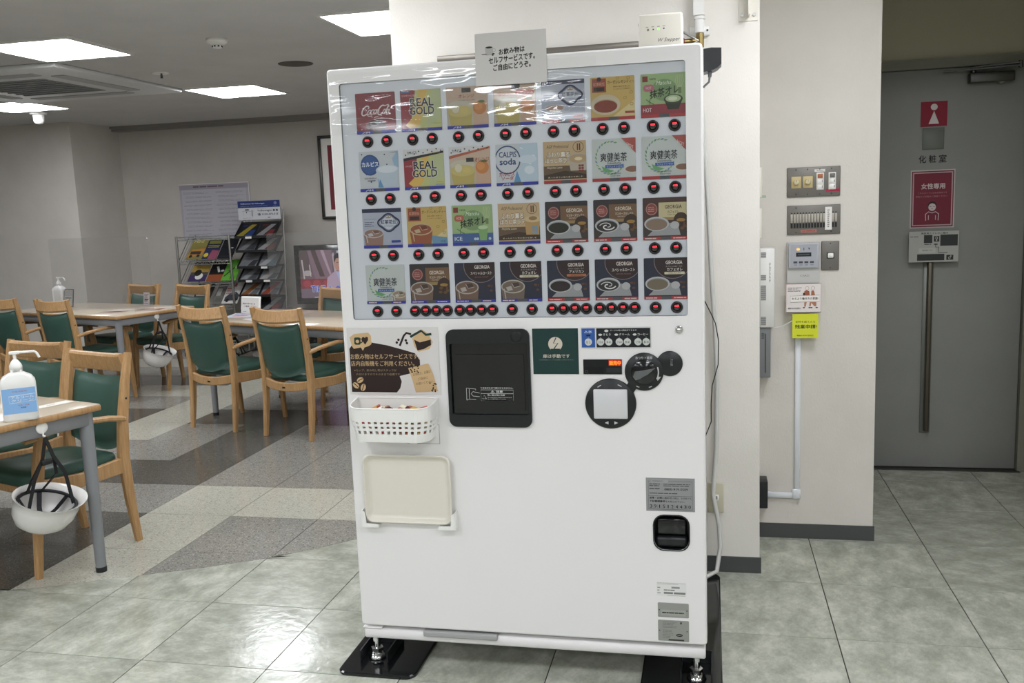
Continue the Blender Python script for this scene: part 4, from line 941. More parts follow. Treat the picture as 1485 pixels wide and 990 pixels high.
# ------------------------------------------------------------------ switch wall beside the machine
WY = 3.873
M_PLATE = mat('grey_switch_plate', '#77736e', .4, .35)
def screws(root, pts):
    for x, z in pts: B().lathe([(.0028, 0), (.0028, .001), (0, .001)], M_DSTEEL, 8, (x, -.0075, z), M=Matrix.Rotation(pi / 2, 4, 'X')).build('screw', root)
t = thing('control_plate', (.2965, WY, 1.4155), 'grey metal wall plate with two beige dials and switch stacks', 'switch plate')
B().rbox(0, .202, -.0075, 0, 0, .116, .003, M_PLATE).build('plate', t)
screws(t, [(x, z) for x in (.034, .078, .124, .168) for z in (.01, .107)])
for x in (.0165, .0605):
    b = B(); b.rbox(x, x + .037, -.010, -.007, .0345, .0805, .001, mat('dial_beige', '#c9b684', .45), 1); d = b.build('dial_plate', t)
    b = B(); b.lathe([(.0115, 0), (.0105, .009), (.008, .012), (0, .012)], mat('dial_knob', '#d6caa4', .4), 20, (x + .0185, -.010, .058), M=Matrix.Rotation(pi / 2, 4, 'X')); b.box(x + .0175, x + .0195, -.0225, -.021, .058, .067, M_GREYPL); b.build('dial_knob', d)
for k, x in enumerate((.1115, .157)):
    B().rbox(x, x + .028, -.010, -.007, .0255, .0925, .001, M_IVORY, 1).build('switch_frame', t)
    for j in range(3):
        z = .029 + j * .021
        c = M_WHITEP if j < 2 else mat('pilot_' + str(k), '#b06a48' if k == 0 else '#6a6c6c', .4)
        b = B(); b.rbox(x + .004, x + .024, -.0135, -.0095, z, z + .017, .002, c, 1); q = b.build('switch', t)
        if j < 2: B().box(x + .0205, x + .0225, -.0142, -.0133, z + .004, z + .013, M_DSTEEL).build('switch_mark', q)
p = Print(.04, .01, '#e0ddd6', .0004); p.bars(.2, .25, .8, .75, 1, '#8a8886', .5, 3); p.build('paper_strip', t, (.104, -.0082, .096))
p = Print(.053, .011, '#a8304a', .0004); p.bars(.3, .25, .95, .75, 1, '#7a1c30', .6, 3); p.build('red_tape', t, (.148, -.0082, .017))
t = thing('breaker_plate', (.2975, WY, 1.2665), 'grey metal wall plate with a row of small key switches', 'switch plate')
B().rbox(0, .203, -.0075, 0, 0, .116, .003, M_PLATE).build('plate', t)
screws(t, [(x, z) for x in (.034, .168) for z in (.01, .107)])
for k in range(16):
    x = .013 + k * .0112
    b = B(); b.rbox(x, x + .0085, -.011, -.007, .048, .082, .001, mat('key_switch', '#b5afa4', .35), 1); s_ = b.build('key_switch', t)
    b = B(); b.box(x + .0005, x + .008, -.0095, -.007, .027, .045, M_BLACK); b.box(x + .002, x + .0065, -.0085, -.007, .083, .088, M_BLACK); b.build('key_slot', s_)
p = Print(.026, .09, '#e6e3de', .0006); p.bars(.35, .1, .65, .9, 9, '#8a8684', .6, 3); p.build('paper_strip', t, (.144, -.0125, .017))
p = Print(.06, .0115, '#b5756a', .0004); p.text('火災 使用時切替', .08, .2, .92, .8, '#7a2620', .01); p.build('red_label', t, (.053, -.0082, .0085))
t = thing('card_reader', (.2965, WY, 1.075), 'light grey card time reader with small dark display', 'card reader')
b = B(); b.prism(rrect(0, 0, .126, .163, .006), -.03, 0, M_WHITEP if 0 else mat('reader_grey', '#c3c2c0', .4)); b.rbox(.004, .122, -.042, -.03, .06, .16, .003, mat('reader_face', '#b2b3b8', .4)); b.build('housing', t)
p = Print(.1, .088, '#a9abb3', .001); p.rect(.2, .46, .78, .64, '#26282c'); p.bars(.28, .5, .72, .6, 1, '#54585c', .5, 2)
for i in range(4): p.rect(.1 + i * .21, .16, .25 + i * .21, .25, '#4a4c54'); p.rect(.12 + i * .21, .06, .24 + i * .21, .11, '#8d8f96')
p.rr(.22, .74, .34, .84, mat('reader_lamp', '#c08a40', .4, emit='#ffb868', estr=1.2), .03); p.rect(.48, .74, .51, .86, '#54565c'); p.text('▼', .66, .75, .73, .85, '#44464c'); p.build('display_panel', t, (.013, -.0425, .066))
p = Print(.05, .025, None); p.text('CARD', .1, .3, .8, .6, '#8a8682', .01); p.build('card_lettering', t, (.045, -.0302, .018))
t = thing('light_switch', (.4295, WY, 1.1225), 'single rocker switch on a small grey plate right of the card reader', 'light switch')
B().rbox(0, .068, -.0075, 0, 0, .116, .003, M_PLATE).build('plate', t); screws(t, [(.034, .01), (.034, .107)])
B().rbox(.021, .049, -.0105, -.007, .047, .071, .001, M_DSTEEL, 1).build('switch_frame', t); B().rbox(.0245, .0455, -.0135, -.01, .05, .068, .002, M_WHITEP, 1).build('rocker', t)
p = Print(.136, .116, '#e6dedb', .003); p.line([(.01, .012), (.99, .012), (.99, .988), (.01, .988)], .02, '#b0938a', True); p.bars(.05, .72, .46, .88, 4, '#54484a', .4, 3)
for x, z in ((.6, .84), (.76, .84)): p.ring(x, z, .05, .06, .01, '#9a8a86', 14)
p.poly([(.52, .74), (.58, .78), (.66, .74), (.68, .5), (.5, .5)], '#9a5a44'); p.poly([(.70, .5), (.72, .76), (.79, .76), (.84, .5)], '#a86a50'); p.ell(.51, .64, .03, .05, '#3a2a28', 12); p.poly([(.52, .42), (.6, .42), (.56, .2), (.52, .2)], '#b07a60'); p.poly([(.68, .42), (.86, .42), (.86, .22), (.8, .22), (.72, .34), (.70, .22), (.66, .22)], '#b07a60')
for x in (.51, .67, .72, .87): p.ell(x, .17, .035, .02, '#241c1c', 10)
p.rr(.13, .36, .94, .60, '#efe9e4', .03); p.line([(.13, .36), (.94, .38), (.94, .60), (.13, .58)], .01, '#6a605e', True); p.text('かえよう働き方の意識!', .17, .44, .91, .53, '#2a2224', .015); p.text('職場の未来応援組合', .06, .12, .42, .18, '#2a2224', .01)
tag(p.build('work_notice', None, (.291, 3.826, .958)), 'white notice with two walking figures below the card reader', 'notice')
p = Print(.1, .098, '#d8dd3a', .0006); p.text('定時を超えたら', .12, .63, .88, .72, '#2a2e14', .005); p.text('残業申請!', .1, .39, .94, .56, '#20240e', .02); p.text('職場の未来応援組合', .18, .08, .82, .14, '#2a2e14', .008)
tag(p.build('overtime_notice', None, (.3165, 3.827, .8545)), 'bright yellow paper notice hanging under the white one', 'notice')
b = B(); b.rbox(.331, .353, WY - .014, WY, .178, .86, .002, mat('raceway_white', '#dfe2e6', .4), 1); b.rbox(.2, .353, WY - .014, WY, .175, .199, .002, mat('raceway_white', '#dfe2e6'), 1); b.rbox(.322, .355, WY - .017, WY, .174, .215, .002, mat('raceway_white', '#dfe2e6'), 1)
tag(b.build('cable_raceway'), 'white cable trunking running down the switch wall and turning left', 'trunking')
t = thing('plug_box', (.197, 3.80, .154), 'black plug box low on the wall at the end of the white trunking', 'plug')
B().rbox(-.023, .023, -.02, .06, 0, .116, .003, M_BLACK).build('box', t); B().tube([(-.018, 0, .002), (-.02, 0, -.01), (-.024, .01, -.02)], .004, M_BLACK, 6).build('cord', t)
t = thing('wireless_unit', (.188, 3.80, .904), 'tall narrow white network unit with vent grilles beside the pillar edge', 'network unit')
B().rbox(0, .057, -.01, .06, 0, .316, .003, M_WHITEP, 1).build('housing', t); B().box(-.012, 0, 0, .06, 0, .316, M_BLACK).build('mount', t)
b = B()
for z0, n in ((.29, 5), (.20, 5), (.12, 14), (.02, 8)):
    for i in range(n): b.box(.004, .024, -.0108, -.0098, z0 + i * .0043 - .01, z0 + i * .0043 - .0072, M_GREYPL)
b.build('vent_grille', t)
p = Print(.01, .1, None); p.bars(.2, .1, .8, .9, 14, '#8a8a88', .5, 3); p.build('lettering', t, (.034, -.0102, .17))
t = thing('outlet_strip', (.189, 3.80, .698), 'grey plastic device mounted under the white network unit', 'device')
B().rbox(-.014, .042, 0, .06, 0, .205, .003, M_GREYPL).build('housing', t)
b = B(); [b.box(.006, .016, -.001, .001, .16 + i * .005, .1625 + i * .005, M_DSTEEL) for i in range(5)]; b.box(.020, .024, -.001, .001, .02, .18, M_DSTEEL); b.build('vent_grille', t)
B().tube([(.05, .0, .205), (.075, -.005, .207), (.1, -.005, .217), (.125, -.005, .232)], .0016, M_WHITEP, 6).build('lead', t)
for z0, lb in ((1.419, 'ivory wall plate seen edge-on at pillar corner, upper of two'), (1.26, 'ivory wall plate seen edge-on at pillar corner, lower of two')):
    t = thing('wall_plate', (.184, 3.82, z0), lb, 'wall plate'); B().rbox(-.012, .011, -.06, .05, 0, .117, .003, M_IVORY).build('plate', t)
    B().rbox(.010, .014, -.012, .012, .045, .07, .001, M_WHITEP, 1).build('rocker', t)
tag(Print(.02, .01, '#a9bfa8', .0004).build('masking_tape', None, (.196, WY - .0006, 1.418)), 'scrap of pale green tape on the switch wall', 'tape')

# ------------------------------------------------------------------ signs on the washroom door
DY = 4.9685
p = Print(.121, .119, '#8a2034', .002); p.ell(.5, .78, .13, .13, '#d9d2d0', 28); p.poly([(.5, .62), (.7, .1), (.3, .1)], '#d9d2d0')
tag(p.build('washroom_sign', None, (1.012, DY - .002, 1.733)), 'square red sign with white woman pictogram on the grey door', 'sign')
b = B(); b.rbox(0, .1, -.003, 0, 0, .104, .001, mat('plate_grey_green', '#6b7069', .5), 1); b.rbox(.004, .096, -.0038, -.002, .004, .1, .001, mat('plate_grey_inner', '#747972', .5), 1)
tag(b.build('door_plate', None, (1.022, DY, 1.622)), 'plain grey square plate under the red pictogram sign', 'plate')
p = Print(.128, .042, None); p.text('化', 0, .05, .27, .95, '#26282a', .015); p.text('粧', .36, .05, .63, .95, '#26282a', .015); p.text('室', .72, .05, 1, .95, '#26282a', .015)
tag(p.build('door_lettering', None, (1.008, DY, 1.555)), 'black lettering of three characters on the grey door', 'lettering')
p = Print(.205, .286, '#c9c2c0', .001); p.rect(.025, .02, .975, .98, '#7c303e'); p.rect(.05, .04, .95, .96, '#c2a8ac'); p.rect(.075, .058, .925, .942, '#7c2e3e'); w_ = '#d6c8c8'
p.text('女性専用', .24, .67, .78, .77, w_, .03); p.text('こちらのトイレは女性専用です', .17, .59, .83, .62, '#b58a92'); p.text('男性のご利用はご遠慮ください', .12, .53, .83, .56, '#b58a92')
p.ell(.5, .39, .10, .07, '#3a2228', 18); p.ell(.5, .36, .085, .065, w_, 18); p.line([(.44, .37), (.48, .37)], .008, '#6a3a44'); p.line([(.52, .37), (.56, .37)], .008, '#6a3a44'); p.line([(.48, .335), (.5, .328), (.52, .335)], .006, '#6a3a44'); p.line([(.36, .13), (.35, .24), (.42, .28), (.5, .26), (.58, .28), (.65, .24), (.64, .13)], .012, w_); p.line([(.42, .14), (.42, .22)], .01, w_); p.line([(.58, .14), (.58, .22)], .01, w_)
tag(p.build('women_only_poster', None, (.973, DY - .001, 1.237)), 'dark red framed women-only poster on the grey door', 'poster')
p = Print(.229, .152, '#b5b4b0', .0008); d_ = '#3a3c3c'; p.text('施設用トイレのご案内', .24, .9, .78, .97, d_, .015); p.rect(.30, .62, .47, .88, d_); p.rect(.5, .66, .61, .84, d_); p.rect(.63, .52, .98, .88, d_); p.rect(.17, .05, .72, .26, d_); p.rect(.76, .06, .9, .22, d_)
p.text('♀', .53, .68, .58, .82, '#c9c8c4', .01); p.text('♂', .8, .08, .86, .2, '#c9c8c4', .01); p.line([(.54, .6), (.54, .48), (.6, .48), (.6, .3), (.78, .3)], .02, '#26282a'); p.rr(.2, .3, .54, .46, '#c4c3bf', .03); p.text('現在地はこちら', .27, .36, .48, .41, d_, .01); p.bars(.02, .8, .2, .86, 1, '#7a7a78', .5, 2); p.bars(.31, .56, .46, .6, 1, d_, .6, 4); p.bars(.5, .55, .6, .6, 1, d_, .6, 5)
tag(p.build('route_map', None, (.961, DY - .056, 1.071)), 'black and white floor plan sheet over the door handle', 'map')

# ------------------------------------------------------------------ dining furniture
TR = radians(-19.0)
UU = Vector((cos(TR), sin(TR), 0)); VV = Vector((-sin(TR), cos(TR), 0))
T1C = Vector((-2.41, 3.21, 0)); T2C = Vector((-4.5, 6.28, 0)); T3C = Vector((-3.6, 5.95, 0))
TL, TW, TH = 1.5, .75, .70
def make_table():
    r = thing('dining_table', (0, 0, 0), '', 'table', None, 'dining tables')
    b = B(); b.rbox(-TL / 2 + .003, TL / 2 - .003, -TW / 2 + .003, TW / 2 - .003, TH - .004, TH, .0015, M_TTOP, 1); b.build('table_top', r)
    b = B(); b.rbox(-TL / 2, TL / 2, -TW / 2, TW / 2, TH - .027, TH - .003, .003, M_TEDGE, 1); b.build('edge_band', r)
    for nm, bx in (('apron', (-TL / 2 + .04, TL / 2 - .04, -TW / 2 + .018, -TW / 2 + .04)), ('apron', (-TL / 2 + .04, TL / 2 - .04, TW / 2 - .04, TW / 2 - .018)), ('apron', (-TL / 2 + .018, -TL / 2 + .04, -TW / 2 + .04, TW / 2 - .04)), ('apron', (TL / 2 - .04, TL / 2 - .018, -TW / 2 + .04, TW / 2 - .04))):
        B().rbox(*bx, TH - .082, TH - .027, .003, M_TSTEEL, 1).build(nm, r)
    for sx in (-1, 1):
        for sy in (-1, 1):
            x, y = sx * (TL / 2 - .045), sy * (TW / 2 - .045)
            l = B().cyl((x, y, .02), (x, y, TH - .027), .021, .028, M_TSTEEL, 20).build('leg', r)
            B().cyl((x, y, 0), (x, y, .022), .0215, .0225, M_BLACK, 20).build('foot_cap', l)
    return r
t0 = make_table()
TABLES = []
for i, (c, lb) in enumerate(((T1C - UU * TL / 2 - VV * TW / 2, 'beige dining table in the left foreground with sanitiser bottle on it'), (T2C - UU * TL / 2 + VV * TW / 2, 'beige dining table further back at left with clear divider'), (T3C + UU * TL / 2 + VV * TW / 2, 'beige dining table in front of the magazine racks, partly behind the machine'))):
    o = t0 if i == 0 else copy_tree(t0)
    o.location = c; o.rotation_euler = (0, 0, TR); o['label'] = lb

def make_chair():
    # sitter faces +y; origin on the floor at the seat centre
    r = thing('dining_chair', (0, 0, 0), '', 'chair', None, 'wooden dining armchairs')
    for s in (-1, 1):
        b = B(); b.bar([(s * .197, -.245, 0), (s * .196, -.222, .2), (s * .195, -.21, .40), (s * .197, -.222, .55), (s * .2, -.25, .72), (s * .203, -.278, .852)], [.030, .034, .036, .034, .032, .028], [.030, .042, .05, .046, .038, .03], M_WOOD, (1, 0, 0), .35)
        l = b.build('leg', r)
        B().lathe([(.005, 0), (.005, .002), (0, .002)], M_BLACK, 8, (s * .2145, -.238, .655), M=Matrix.Rotation(s * pi / 2, 4, 'Y')).build('bolt', l)
        b = B(); b.bar([(s * .205, .235, 0), (s * .21, .215, .25), (s * .218, .195, .45), (s * .225, .175, .578)], [.028, .036, .04, .036], [.028, .038, .042, .04], M_WOOD, (1, 0, 0), .35); b.build('leg', r)
        b = B(); b.bar([(s * .205, -.225, .565), (s * .225, -.14, .586), (s * .238, .0, .602), (s * .24, .12, .597), (s * .232, .2, .584), (s * .222, .245, .572)], [.026, .03, .038, .046, .05, .04], [.026, .024, .022, .022, .022, .018], M_WOOD, (1, 0, 0), .5); b.build('armrest', r)
        b = B(); b.bar([(s * .197, -.2, .36), (s * .208, .0, .352), (s * .213, .2, .365)], .022, [.07, .06, .07], M_WOOD, (1, 0, 0), .3); b.build('side_rail', r)
    n = 10
    xs = [-.19 + .38 * i / n for i in range(n + 1)]
    b = B(); b.bar([(x, -.213 - .03 * (1 - (x / .19) ** 2), .36 - .022 * (1 - (x / .19) ** 2)) for x in xs], .055, .022, M_WOOD, (0, 0, 1), .3); br_ = b.build('back_rail', r)
    B().box(-.011, .011, -.2565, -.2535, .331, .341, M_BLACK).build('maker_plaque', br_)
    B().bar([(x, .212, .362) for x in (-.2, 0, .2)], .05, .022, M_WOOD, (0, 0, 1), .3).build('front_rail', r)
    # curved top rail
    b = B(); b.bar([(x, -.264 - .045 * (1 - (x / .19) ** 2), .807 - .012 * (1 - (x / .19) ** 2)) for x in xs], .085, [.03 if 0 < i < n else .026 for i in range(n + 1)], M_WOOD, (0, .3, 1), .45); b.build('top_rail', r)
    # padded back
    b = B(); rows = 8; vs = []; fs = []
    for sd in (0, 1):
        for j in range(rows + 1):
            tz = j / rows
            for i, x in enumerate(xs):
                u = (x / .19) ** 2; e = min(tz, 1 - tz) * 2
                z = .455 + .30 * tz - (.055 * (1 - u) * (1 - tz)) - .022 * (1 - u) * tz
                y = -.215 - .055 * tz - .032 * (1 - u)
                th = .017 * (min(1, (e * 3) ** .5)) * (min(1, (1 - u) * 6 + .12) ** .5)
                vs.append((x * .94, y + (th if sd else -th), z))
    m_ = (n + 1) * (rows + 1)
    for j in range(rows):
        for i in range(n):
            a = j * (n + 1) + i
            fs.append((a, a + 1, a + n + 2, a + n + 1)); fs.append((m_ + a, m_ + a + n + 1, m_ + a + n + 2, m_ + a + 1))
    for i in range(n): fs.append((i, m_ + i, m_ + i + 1, i + 1)); k = rows * (n + 1) + i; fs.append((k, k + 1, m_ + k + 1, m_ + k))
    for j in range(rows):
        a = j * (n + 1); fs.append((a, a + n + 1, m_ + a + n + 1, m_ + a)); a += n; fs.append((a, m_ + a, m_ + a + n + 1, a + n + 1))
    b.add(vs, fs, M_VINYL, True); b.build('back_pad', r)
    # seat cushion: rounded, bulging slightly
    b = B(); o_ = []
    for x, z in rrect(-.205, -.205, .205, .235, .06, 5):
        f = .90 + .1 * (z + .205) / .44; o_.append((x * f, z))
    nn = len(o_); rings = []
    for sc_, zz in ((.97, .372), (1., .385), (1., .41), (.97, .425), (.8, .433), (.4, .436)):
        rings.append([(x * sc_, y * sc_ + .015 * (1 - sc_), zz - (.012 * max(0, -y / .2) if zz > .4 else 0)) for x, y in o_])
    vs = [v for q in rings for v in q]
    fs = [(k * nn + i, k * nn + (i + 1) % nn, (k + 1) * nn + (i + 1) % nn, (k + 1) * nn + i) for k in range(len(rings) - 1) for i in range(nn)] + [list(range(nn))[::-1], [(len(rings) - 1) * nn + i for i in range(nn)]]
    b.add(vs, fs, M_VINYL, True); b.build('seat_cushion', r)
    return r
c0 = make_chair()
CH = [  # rear-leg midpoint on the floor, heading in degrees, label
 ((-2.72, 3.595), 161, 'green wooden armchair nearest the left foreground table corner, facing the camera'),
 ((-3.31, 3.94), 168, 'green wooden armchair directly behind the sanitiser bottle'),
 ((-3.3125, 5.554), -16, 'green wooden armchair seen from behind, left of the pair in the middle'),
 ((-2.67, 5.355), -18, 'green wooden armchair seen from behind, closest to the vending machine'),
 ((-4.96, 6.20), -19, 'green wooden armchair seen from behind at the back left table'),
 ((-5.61, 6.425), -19, 'green wooden armchair cut by the left picture edge at the back left table'),
 ((-5.12, 7.547), 161, 'green wooden armchair behind the clear divider, facing the camera'),
 ((-4.527, 7.384), 161, 'green wooden armchair facing the camera in front of the wire magazine rack'),
 ((-2.858, 6.752), 161, 'green wooden armchair facing the camera in front of the television'),
 ((-2.234, 6.537), 161, 'green wooden armchair almost hidden behind the machine, far side of table')]
for i, ((x, y), a, lb) in enumerate(CH):
    o = c0 if i == 0 else copy_tree(c0)
    a = radians(a); o.rotation_euler = (0, 0, a)
    o.location = (x - sin(a) * .24, y + cos(a) * .24, 0); o['label'] = lb

# helmets on hooks
M_HELM = mat('helmet_white', '#e4e2df', .22, coat=.3); M_STRAP = mat('strap_black', '#16171a', .6)
def make_helmet():
    r = thing('safety_helmet', (0, 0, 0), '', 'helmet', None, 'white helmets hung on table hooks')
    # hook origin; shell hangs below, opening upwards, x = front
    Mx = Matrix.Translation((0.0, .02, -.255)) @ Matrix.Rotation(radians(22), 4, 'X') @ Matrix.Rotation(radians(9), 4, 'Y')
    prof = [(1.06, .004), (1.0, 0), (.99, -.03), (.93, -.07), (.78, -.105), (.5, -.128), (.2, -.137), (0, -.138)]
    inn = [(0, -.132), (.2, -.131), (.48, -.122), (.74, -.1), (.89, -.067), (.95, -.03), (.96, .0), (1.06, .004)]
    b = B(); n = 32
    for pr, flip in ((prof, True), (inn, True)):
        vs = []
        for rr, z in pr:
            for j in range(n):
                a = 2 * pi * j / n; ex = 1 + (.16 if rr > 1.03 else 0) * max(0, cos(a)) ** 2
                vs.append(Mx @ Vector((rr * cos(a) * .128 * ex, rr * sin(a) * .106, z + (.006 * max(0, cos(a)) if rr > 1.03 else 0))))
        b.add(vs, [(i * n + j, (i + 1) * n + j, (i + 1) * n + (j + 1) % n, i * n + (j + 1) % n) for i in range(len(pr) - 1) for j in range(n)], M_HELM, True)
    b.build('shell', r)
    b = B(); ring = [Mx @ Vector((.112 * cos(a), .091 * sin(a), -.018)) for a in [2 * pi * i / 24 for i in range(25)]]
    b.bar(ring, .003, .03, M_STRAP, (0, 0, 1)) if 0 else b.tube(ring, .007, M_STRAP, 6); hb = b.build('headband', r)
    for k in range(3):
        a = pi * k / 3 + .3; B().bar([Mx @ Vector((t * .11 * cos(a), t * .09 * sin(a), -.02 - .075 * (1 - t * t))) for t in (-1, -.6, -.2, .2, .6, 1)], .018, .003, M_STRAP, (-sin(a), cos(a), 0)).build('cradle_strap', hb)
    b = B()
    for sx in (-1, 1):
        e0 = Mx @ Vector((sx * .095, -.03, -.02)); e1 = Mx @ Vector((sx * .03, .085, -.02))
        b.bar([(0, -.004, -.012), (sx * .022, -.008, -.09), ((e0.x * .7), e0.y * .8 - .01, -.165), e0], .016, .003, M_STRAP, (1, .2, 0)); b.bar([(sx * .022, -.008, -.09), (sx * .05, .03, -.17), e1], .014, .003, M_STRAP, (1, .2, 0))
    b.rbox(-.03, .012, -.018, -.002, -.115, -.095, .003, M_STRAP, 1); b.build('chin_strap', r)
    return r
def make_hook():
    r = thing('wall_hook', (0, 0, 0), '', 'hook', None, 'white round hooks on table edges')
    B().lathe([(.0235, 0), (.0235, .005), (.02, .008), (0, .009)], M_WHITEP, 24, M=Matrix.Rotation(pi / 2, 4, 'X')).build('disc', r)
    B().tube([(0, -.006, -.015), (0, -.007, -.03), (0, -.012, -.036), (0, -.017, -.03)], .0035, M_WHITEP, 8).build('peg', r)
    return r
h0, k0 = make_helmet(), make_hook()
HK = [(T1C - VV * .249, TR + pi / 2, 'white safety helmet hanging open-side up from the left foreground table', 'white round hook on the left foreground table edge'),
      (T2C + VV * .378, TR + pi / 2, 'white safety helmet hanging from the back left table edge', 'white round hook on the back left table edge'),
      (T3C + VV * .30, TR - pi / 2, 'white safety helmet half hidden under the table before the racks', 'white round hook under the table before the racks')]
for i, (p_, a, lb, lk_) in enumerate(HK):
    h = h0 if i == 0 else copy_tree(h0); k = k0 if i == 0 else copy_tree(k0)
    s_ = 1 if i < 2 else -1
    pos = p_ + UU * s_ * (-.017); pos.z = .655
    k.location = pos; k.rotation_euler = (0, 0, a); k['label'] = lk_
    ph = p_ + UU * s_ * (-.003); ph.z = .63
    h.location = ph; h.rotation_euler = (0, 0, a); h['label'] = lb

# bottles, papers, dividers on the tables
M_BOT = mat('bottle_white_translucent', '#e3e2df', .3)
def bottle(loc, rz, lb, label_on=True):
    r = thing('sanitiser_bottle', loc, lb, 'bottle', (0, 0, rz), 'pump sanitiser bottles')
    b = B(); rings = []
    for s_, z in ((.94, 0), (1, .008), (1, .135), (.97, .15), (.8, .166), (.45, .178), (.32, .183), (.32, .19)):
        rings.append([(x * s_ if s_ > .9 else x * s_, y * (s_ if s_ > .5 else s_ * 1.5), z) for x, y in rrect(-.061, -.038, .061, .038, .022, 5)])
    n = len(rings[0]); vs = [v for q in rings for v in q]
    b.add(vs, [(k * n + i, k * n + (i + 1) % n, (k + 1) * n + (i + 1) % n, (k + 1) * n + i) for k in range(len(rings) - 1) for i in range(n)] + [list(range(n))[::-1], [(len(rings) - 1) * n + i for i in range(n)]], M_BOT, True); b.build('body', r)
    b = B(); b.lathe([(.022, .186), (.022, .205), (.019, .212), (.013, .222), (.008, .228)], M_WHITEP, 20); b.cyl((0, 0, .226), (0, 0, .25), .006, .006, M_WHITEP, 12); pu = b.build('pump', r)
    b = B(); b.rbox(-.018, .018, -.009, .009, .248, .259, .003, M_WHITEP); b.bar([(.01, 0, .254), (.066, 0, .253), (.074, 0, .246), (.082, 0, .228)], .009, .009, M_WHITEP, (0, 1, 0), .5); b.build('nozzle', pu)
    if label_on:
        p = Print(.112, .095, '#86b0de', .0006); p.text('手指消毒用', .3, .84, .74, .90, '#b05a62', .01); p.line([(.2, .42), (.98, .46), (.98, .74), (.2, .7)], .025, '#d2dcea', True); p.text('アルコール', .26, .585, .94, .69, '#d2dcea', .02); p.text('クリーン', .26, .46, .92, .565, '#d2dcea', .02); p.text('除菌・消臭', .45, .3, .78, .345, '#b05a62', .01); p.text('500', .52, .2, .68, .25, '#23304a', .02)
        p.build('label', r, (-.056, -.0386, .03))
bottle((-2.545, 2.93, TH), radians(40), 'clear pump bottle with blue label on the left foreground table')
p_ = T2C - UU * 1.40 + VV * .45; bottle((p_.x, p_.y, TH), radians(-12), 'plain white pump bottle on the back left table', False)
def flat(name, w, h, base, c, lb, cat, rz, fn=None, z=TH, t=.0012, grp=None):
    p = Print(w, h, base, t); 
    if fn: fn(p)
    o = p.build(name, None, (c.x, c.y, z + t + .0006), (radians(-90), 0, rz)); return tag(o, lb, cat, grp)
def f_strip(p): p.rect(.06, .2, .94, .8, '#dcd8d0'); p.bars(.4, .38, .62, .62, 1, '#9a9690', .6, 3)
flat('paper_slip', .17, .06, '#cfc9bd', T1C - UU * .15 - VV * .19, 'white paper slip taped on the left foreground table corner', 'paper', TR + radians(88), f_strip)
def acr(name, w, h, loc, rz, lb, rr=.03):
    r = thing(name, loc, lb, 'divider', (0, 0, rz), 'clear table dividers')
    b = B(); b.prism(rrect(-w / 2, .0, w / 2, h, (.002, .002, rr, rr), 4), -.0015, .0015, M_ACR); b.build('sheet', r)
    for x in (-w / 2 + .12, w / 2 - .12): b = B(); b.prism([(x - .0015, 0), (x + .0015, 0), (x + .0015, .06), (x - .0015, .06)], -.09, .09, M_ACR); b.build('foot', r)
M_ACR = bpy.data.materials.new('clear_divider'); M_ACR.use_nodes = True
def _acr():
    nt = M_ACR.node_tree; nt.nodes.remove(nt.nodes['Principled BSDF']); out = nt.nodes['Material Output']
    tr_ = nt.nodes.new('ShaderNodeBsdfTransparent'); gl = nt.nodes.new('ShaderNodeBsdfGlossy'); df = nt.nodes.new('ShaderNodeBsdfDiffuse')
    tr_.inputs[0].default_value = (.97, .97, .97, 1); gl.inputs['Roughness'].default_value = .02; df.inputs[0].default_value = (.7, .7, .7, 1)
    m1 = nt.nodes.new('ShaderNodeMixShader'); m1.inputs[0].default_value = .03; m2 = nt.nodes.new('ShaderNodeMixShader'); fr = nt.nodes.new('ShaderNodeValue'); fr.outputs[0].default_value = .07
    nt.links.new(tr_.outputs[0], m1.inputs[1]); nt.links.new(df.outputs[0], m1.inputs[2]); nt.links.new(fr.outputs[0], m2.inputs[0]); nt.links.new(m1.outputs[0], m2.inputs[1]); nt.links.new(gl.outputs[0], m2.inputs[2]); nt.links.new(m2.outputs[0], out.inputs[0])
_acr()
c = T2C - UU * .70 + VV * .375; acr('table_divider', 1.33, .6, (c.x, c.y, TH), TR, 'clear acrylic divider standing along the back left table')
c = T3C + UU * .93 + VV * .375; acr('table_divider', 1.16, .6, (c.x, c.y, TH), TR, 'clear acrylic divider on the table in front of the racks')
t = thing('card_stand', tuple(T2C - UU * 1.27 + VV * .44 + Vector((0, 0, TH))), 'small dark framed card beside the plain pump bottle', 'card', (radians(-8), 0, TR))
b = B(); b.rbox(-.064, .064, -.004, .004, 0, .155, .002, M_DSTEEL, 1); b.build('frame', t); p = Print(.116, .143, '#b9b7b3', .001); p.bars(.12, .3, .88, .55, 2, '#4a4a4a', .5, 3); p.rect(.0, .6, 1, 1, '#a5a4a0'); p.build('insert', t, (-.058, -.005, .006))
t = thing('menu_stand', tuple(T2C - UU * .50 + VV * .66 + Vector((0, 0, TH))), 'small printed card in a clear stand on the back left table', 'card', (radians(-6), 0, TR))
p = Print(.075, .112, '#bdb6b8', .001); p.bars(.12, .1, .88, .9, 7, '#5a4a52', .45, 8); p.rect(.15, .42, .85, .5, '#33303a'); p.build('insert', t, (-.037, -.002, .003)); B().prism(rrect(-.055, 0, .045, .125, .004), .0, .002, M_ACR).build('clear_back', t)
def mag(cols, seed):
    def f(p):
        rnd = random.Random(seed); p.rect(.08, .72, .92, .92, cols[0]); p.rect(.0, .1, 1, .55, cols[1]); p.ell(.5, .34, .3, .14, cols[2]); p.bars(.1, .58, .8, .68, 2, cols[0], .4, seed)
    return f
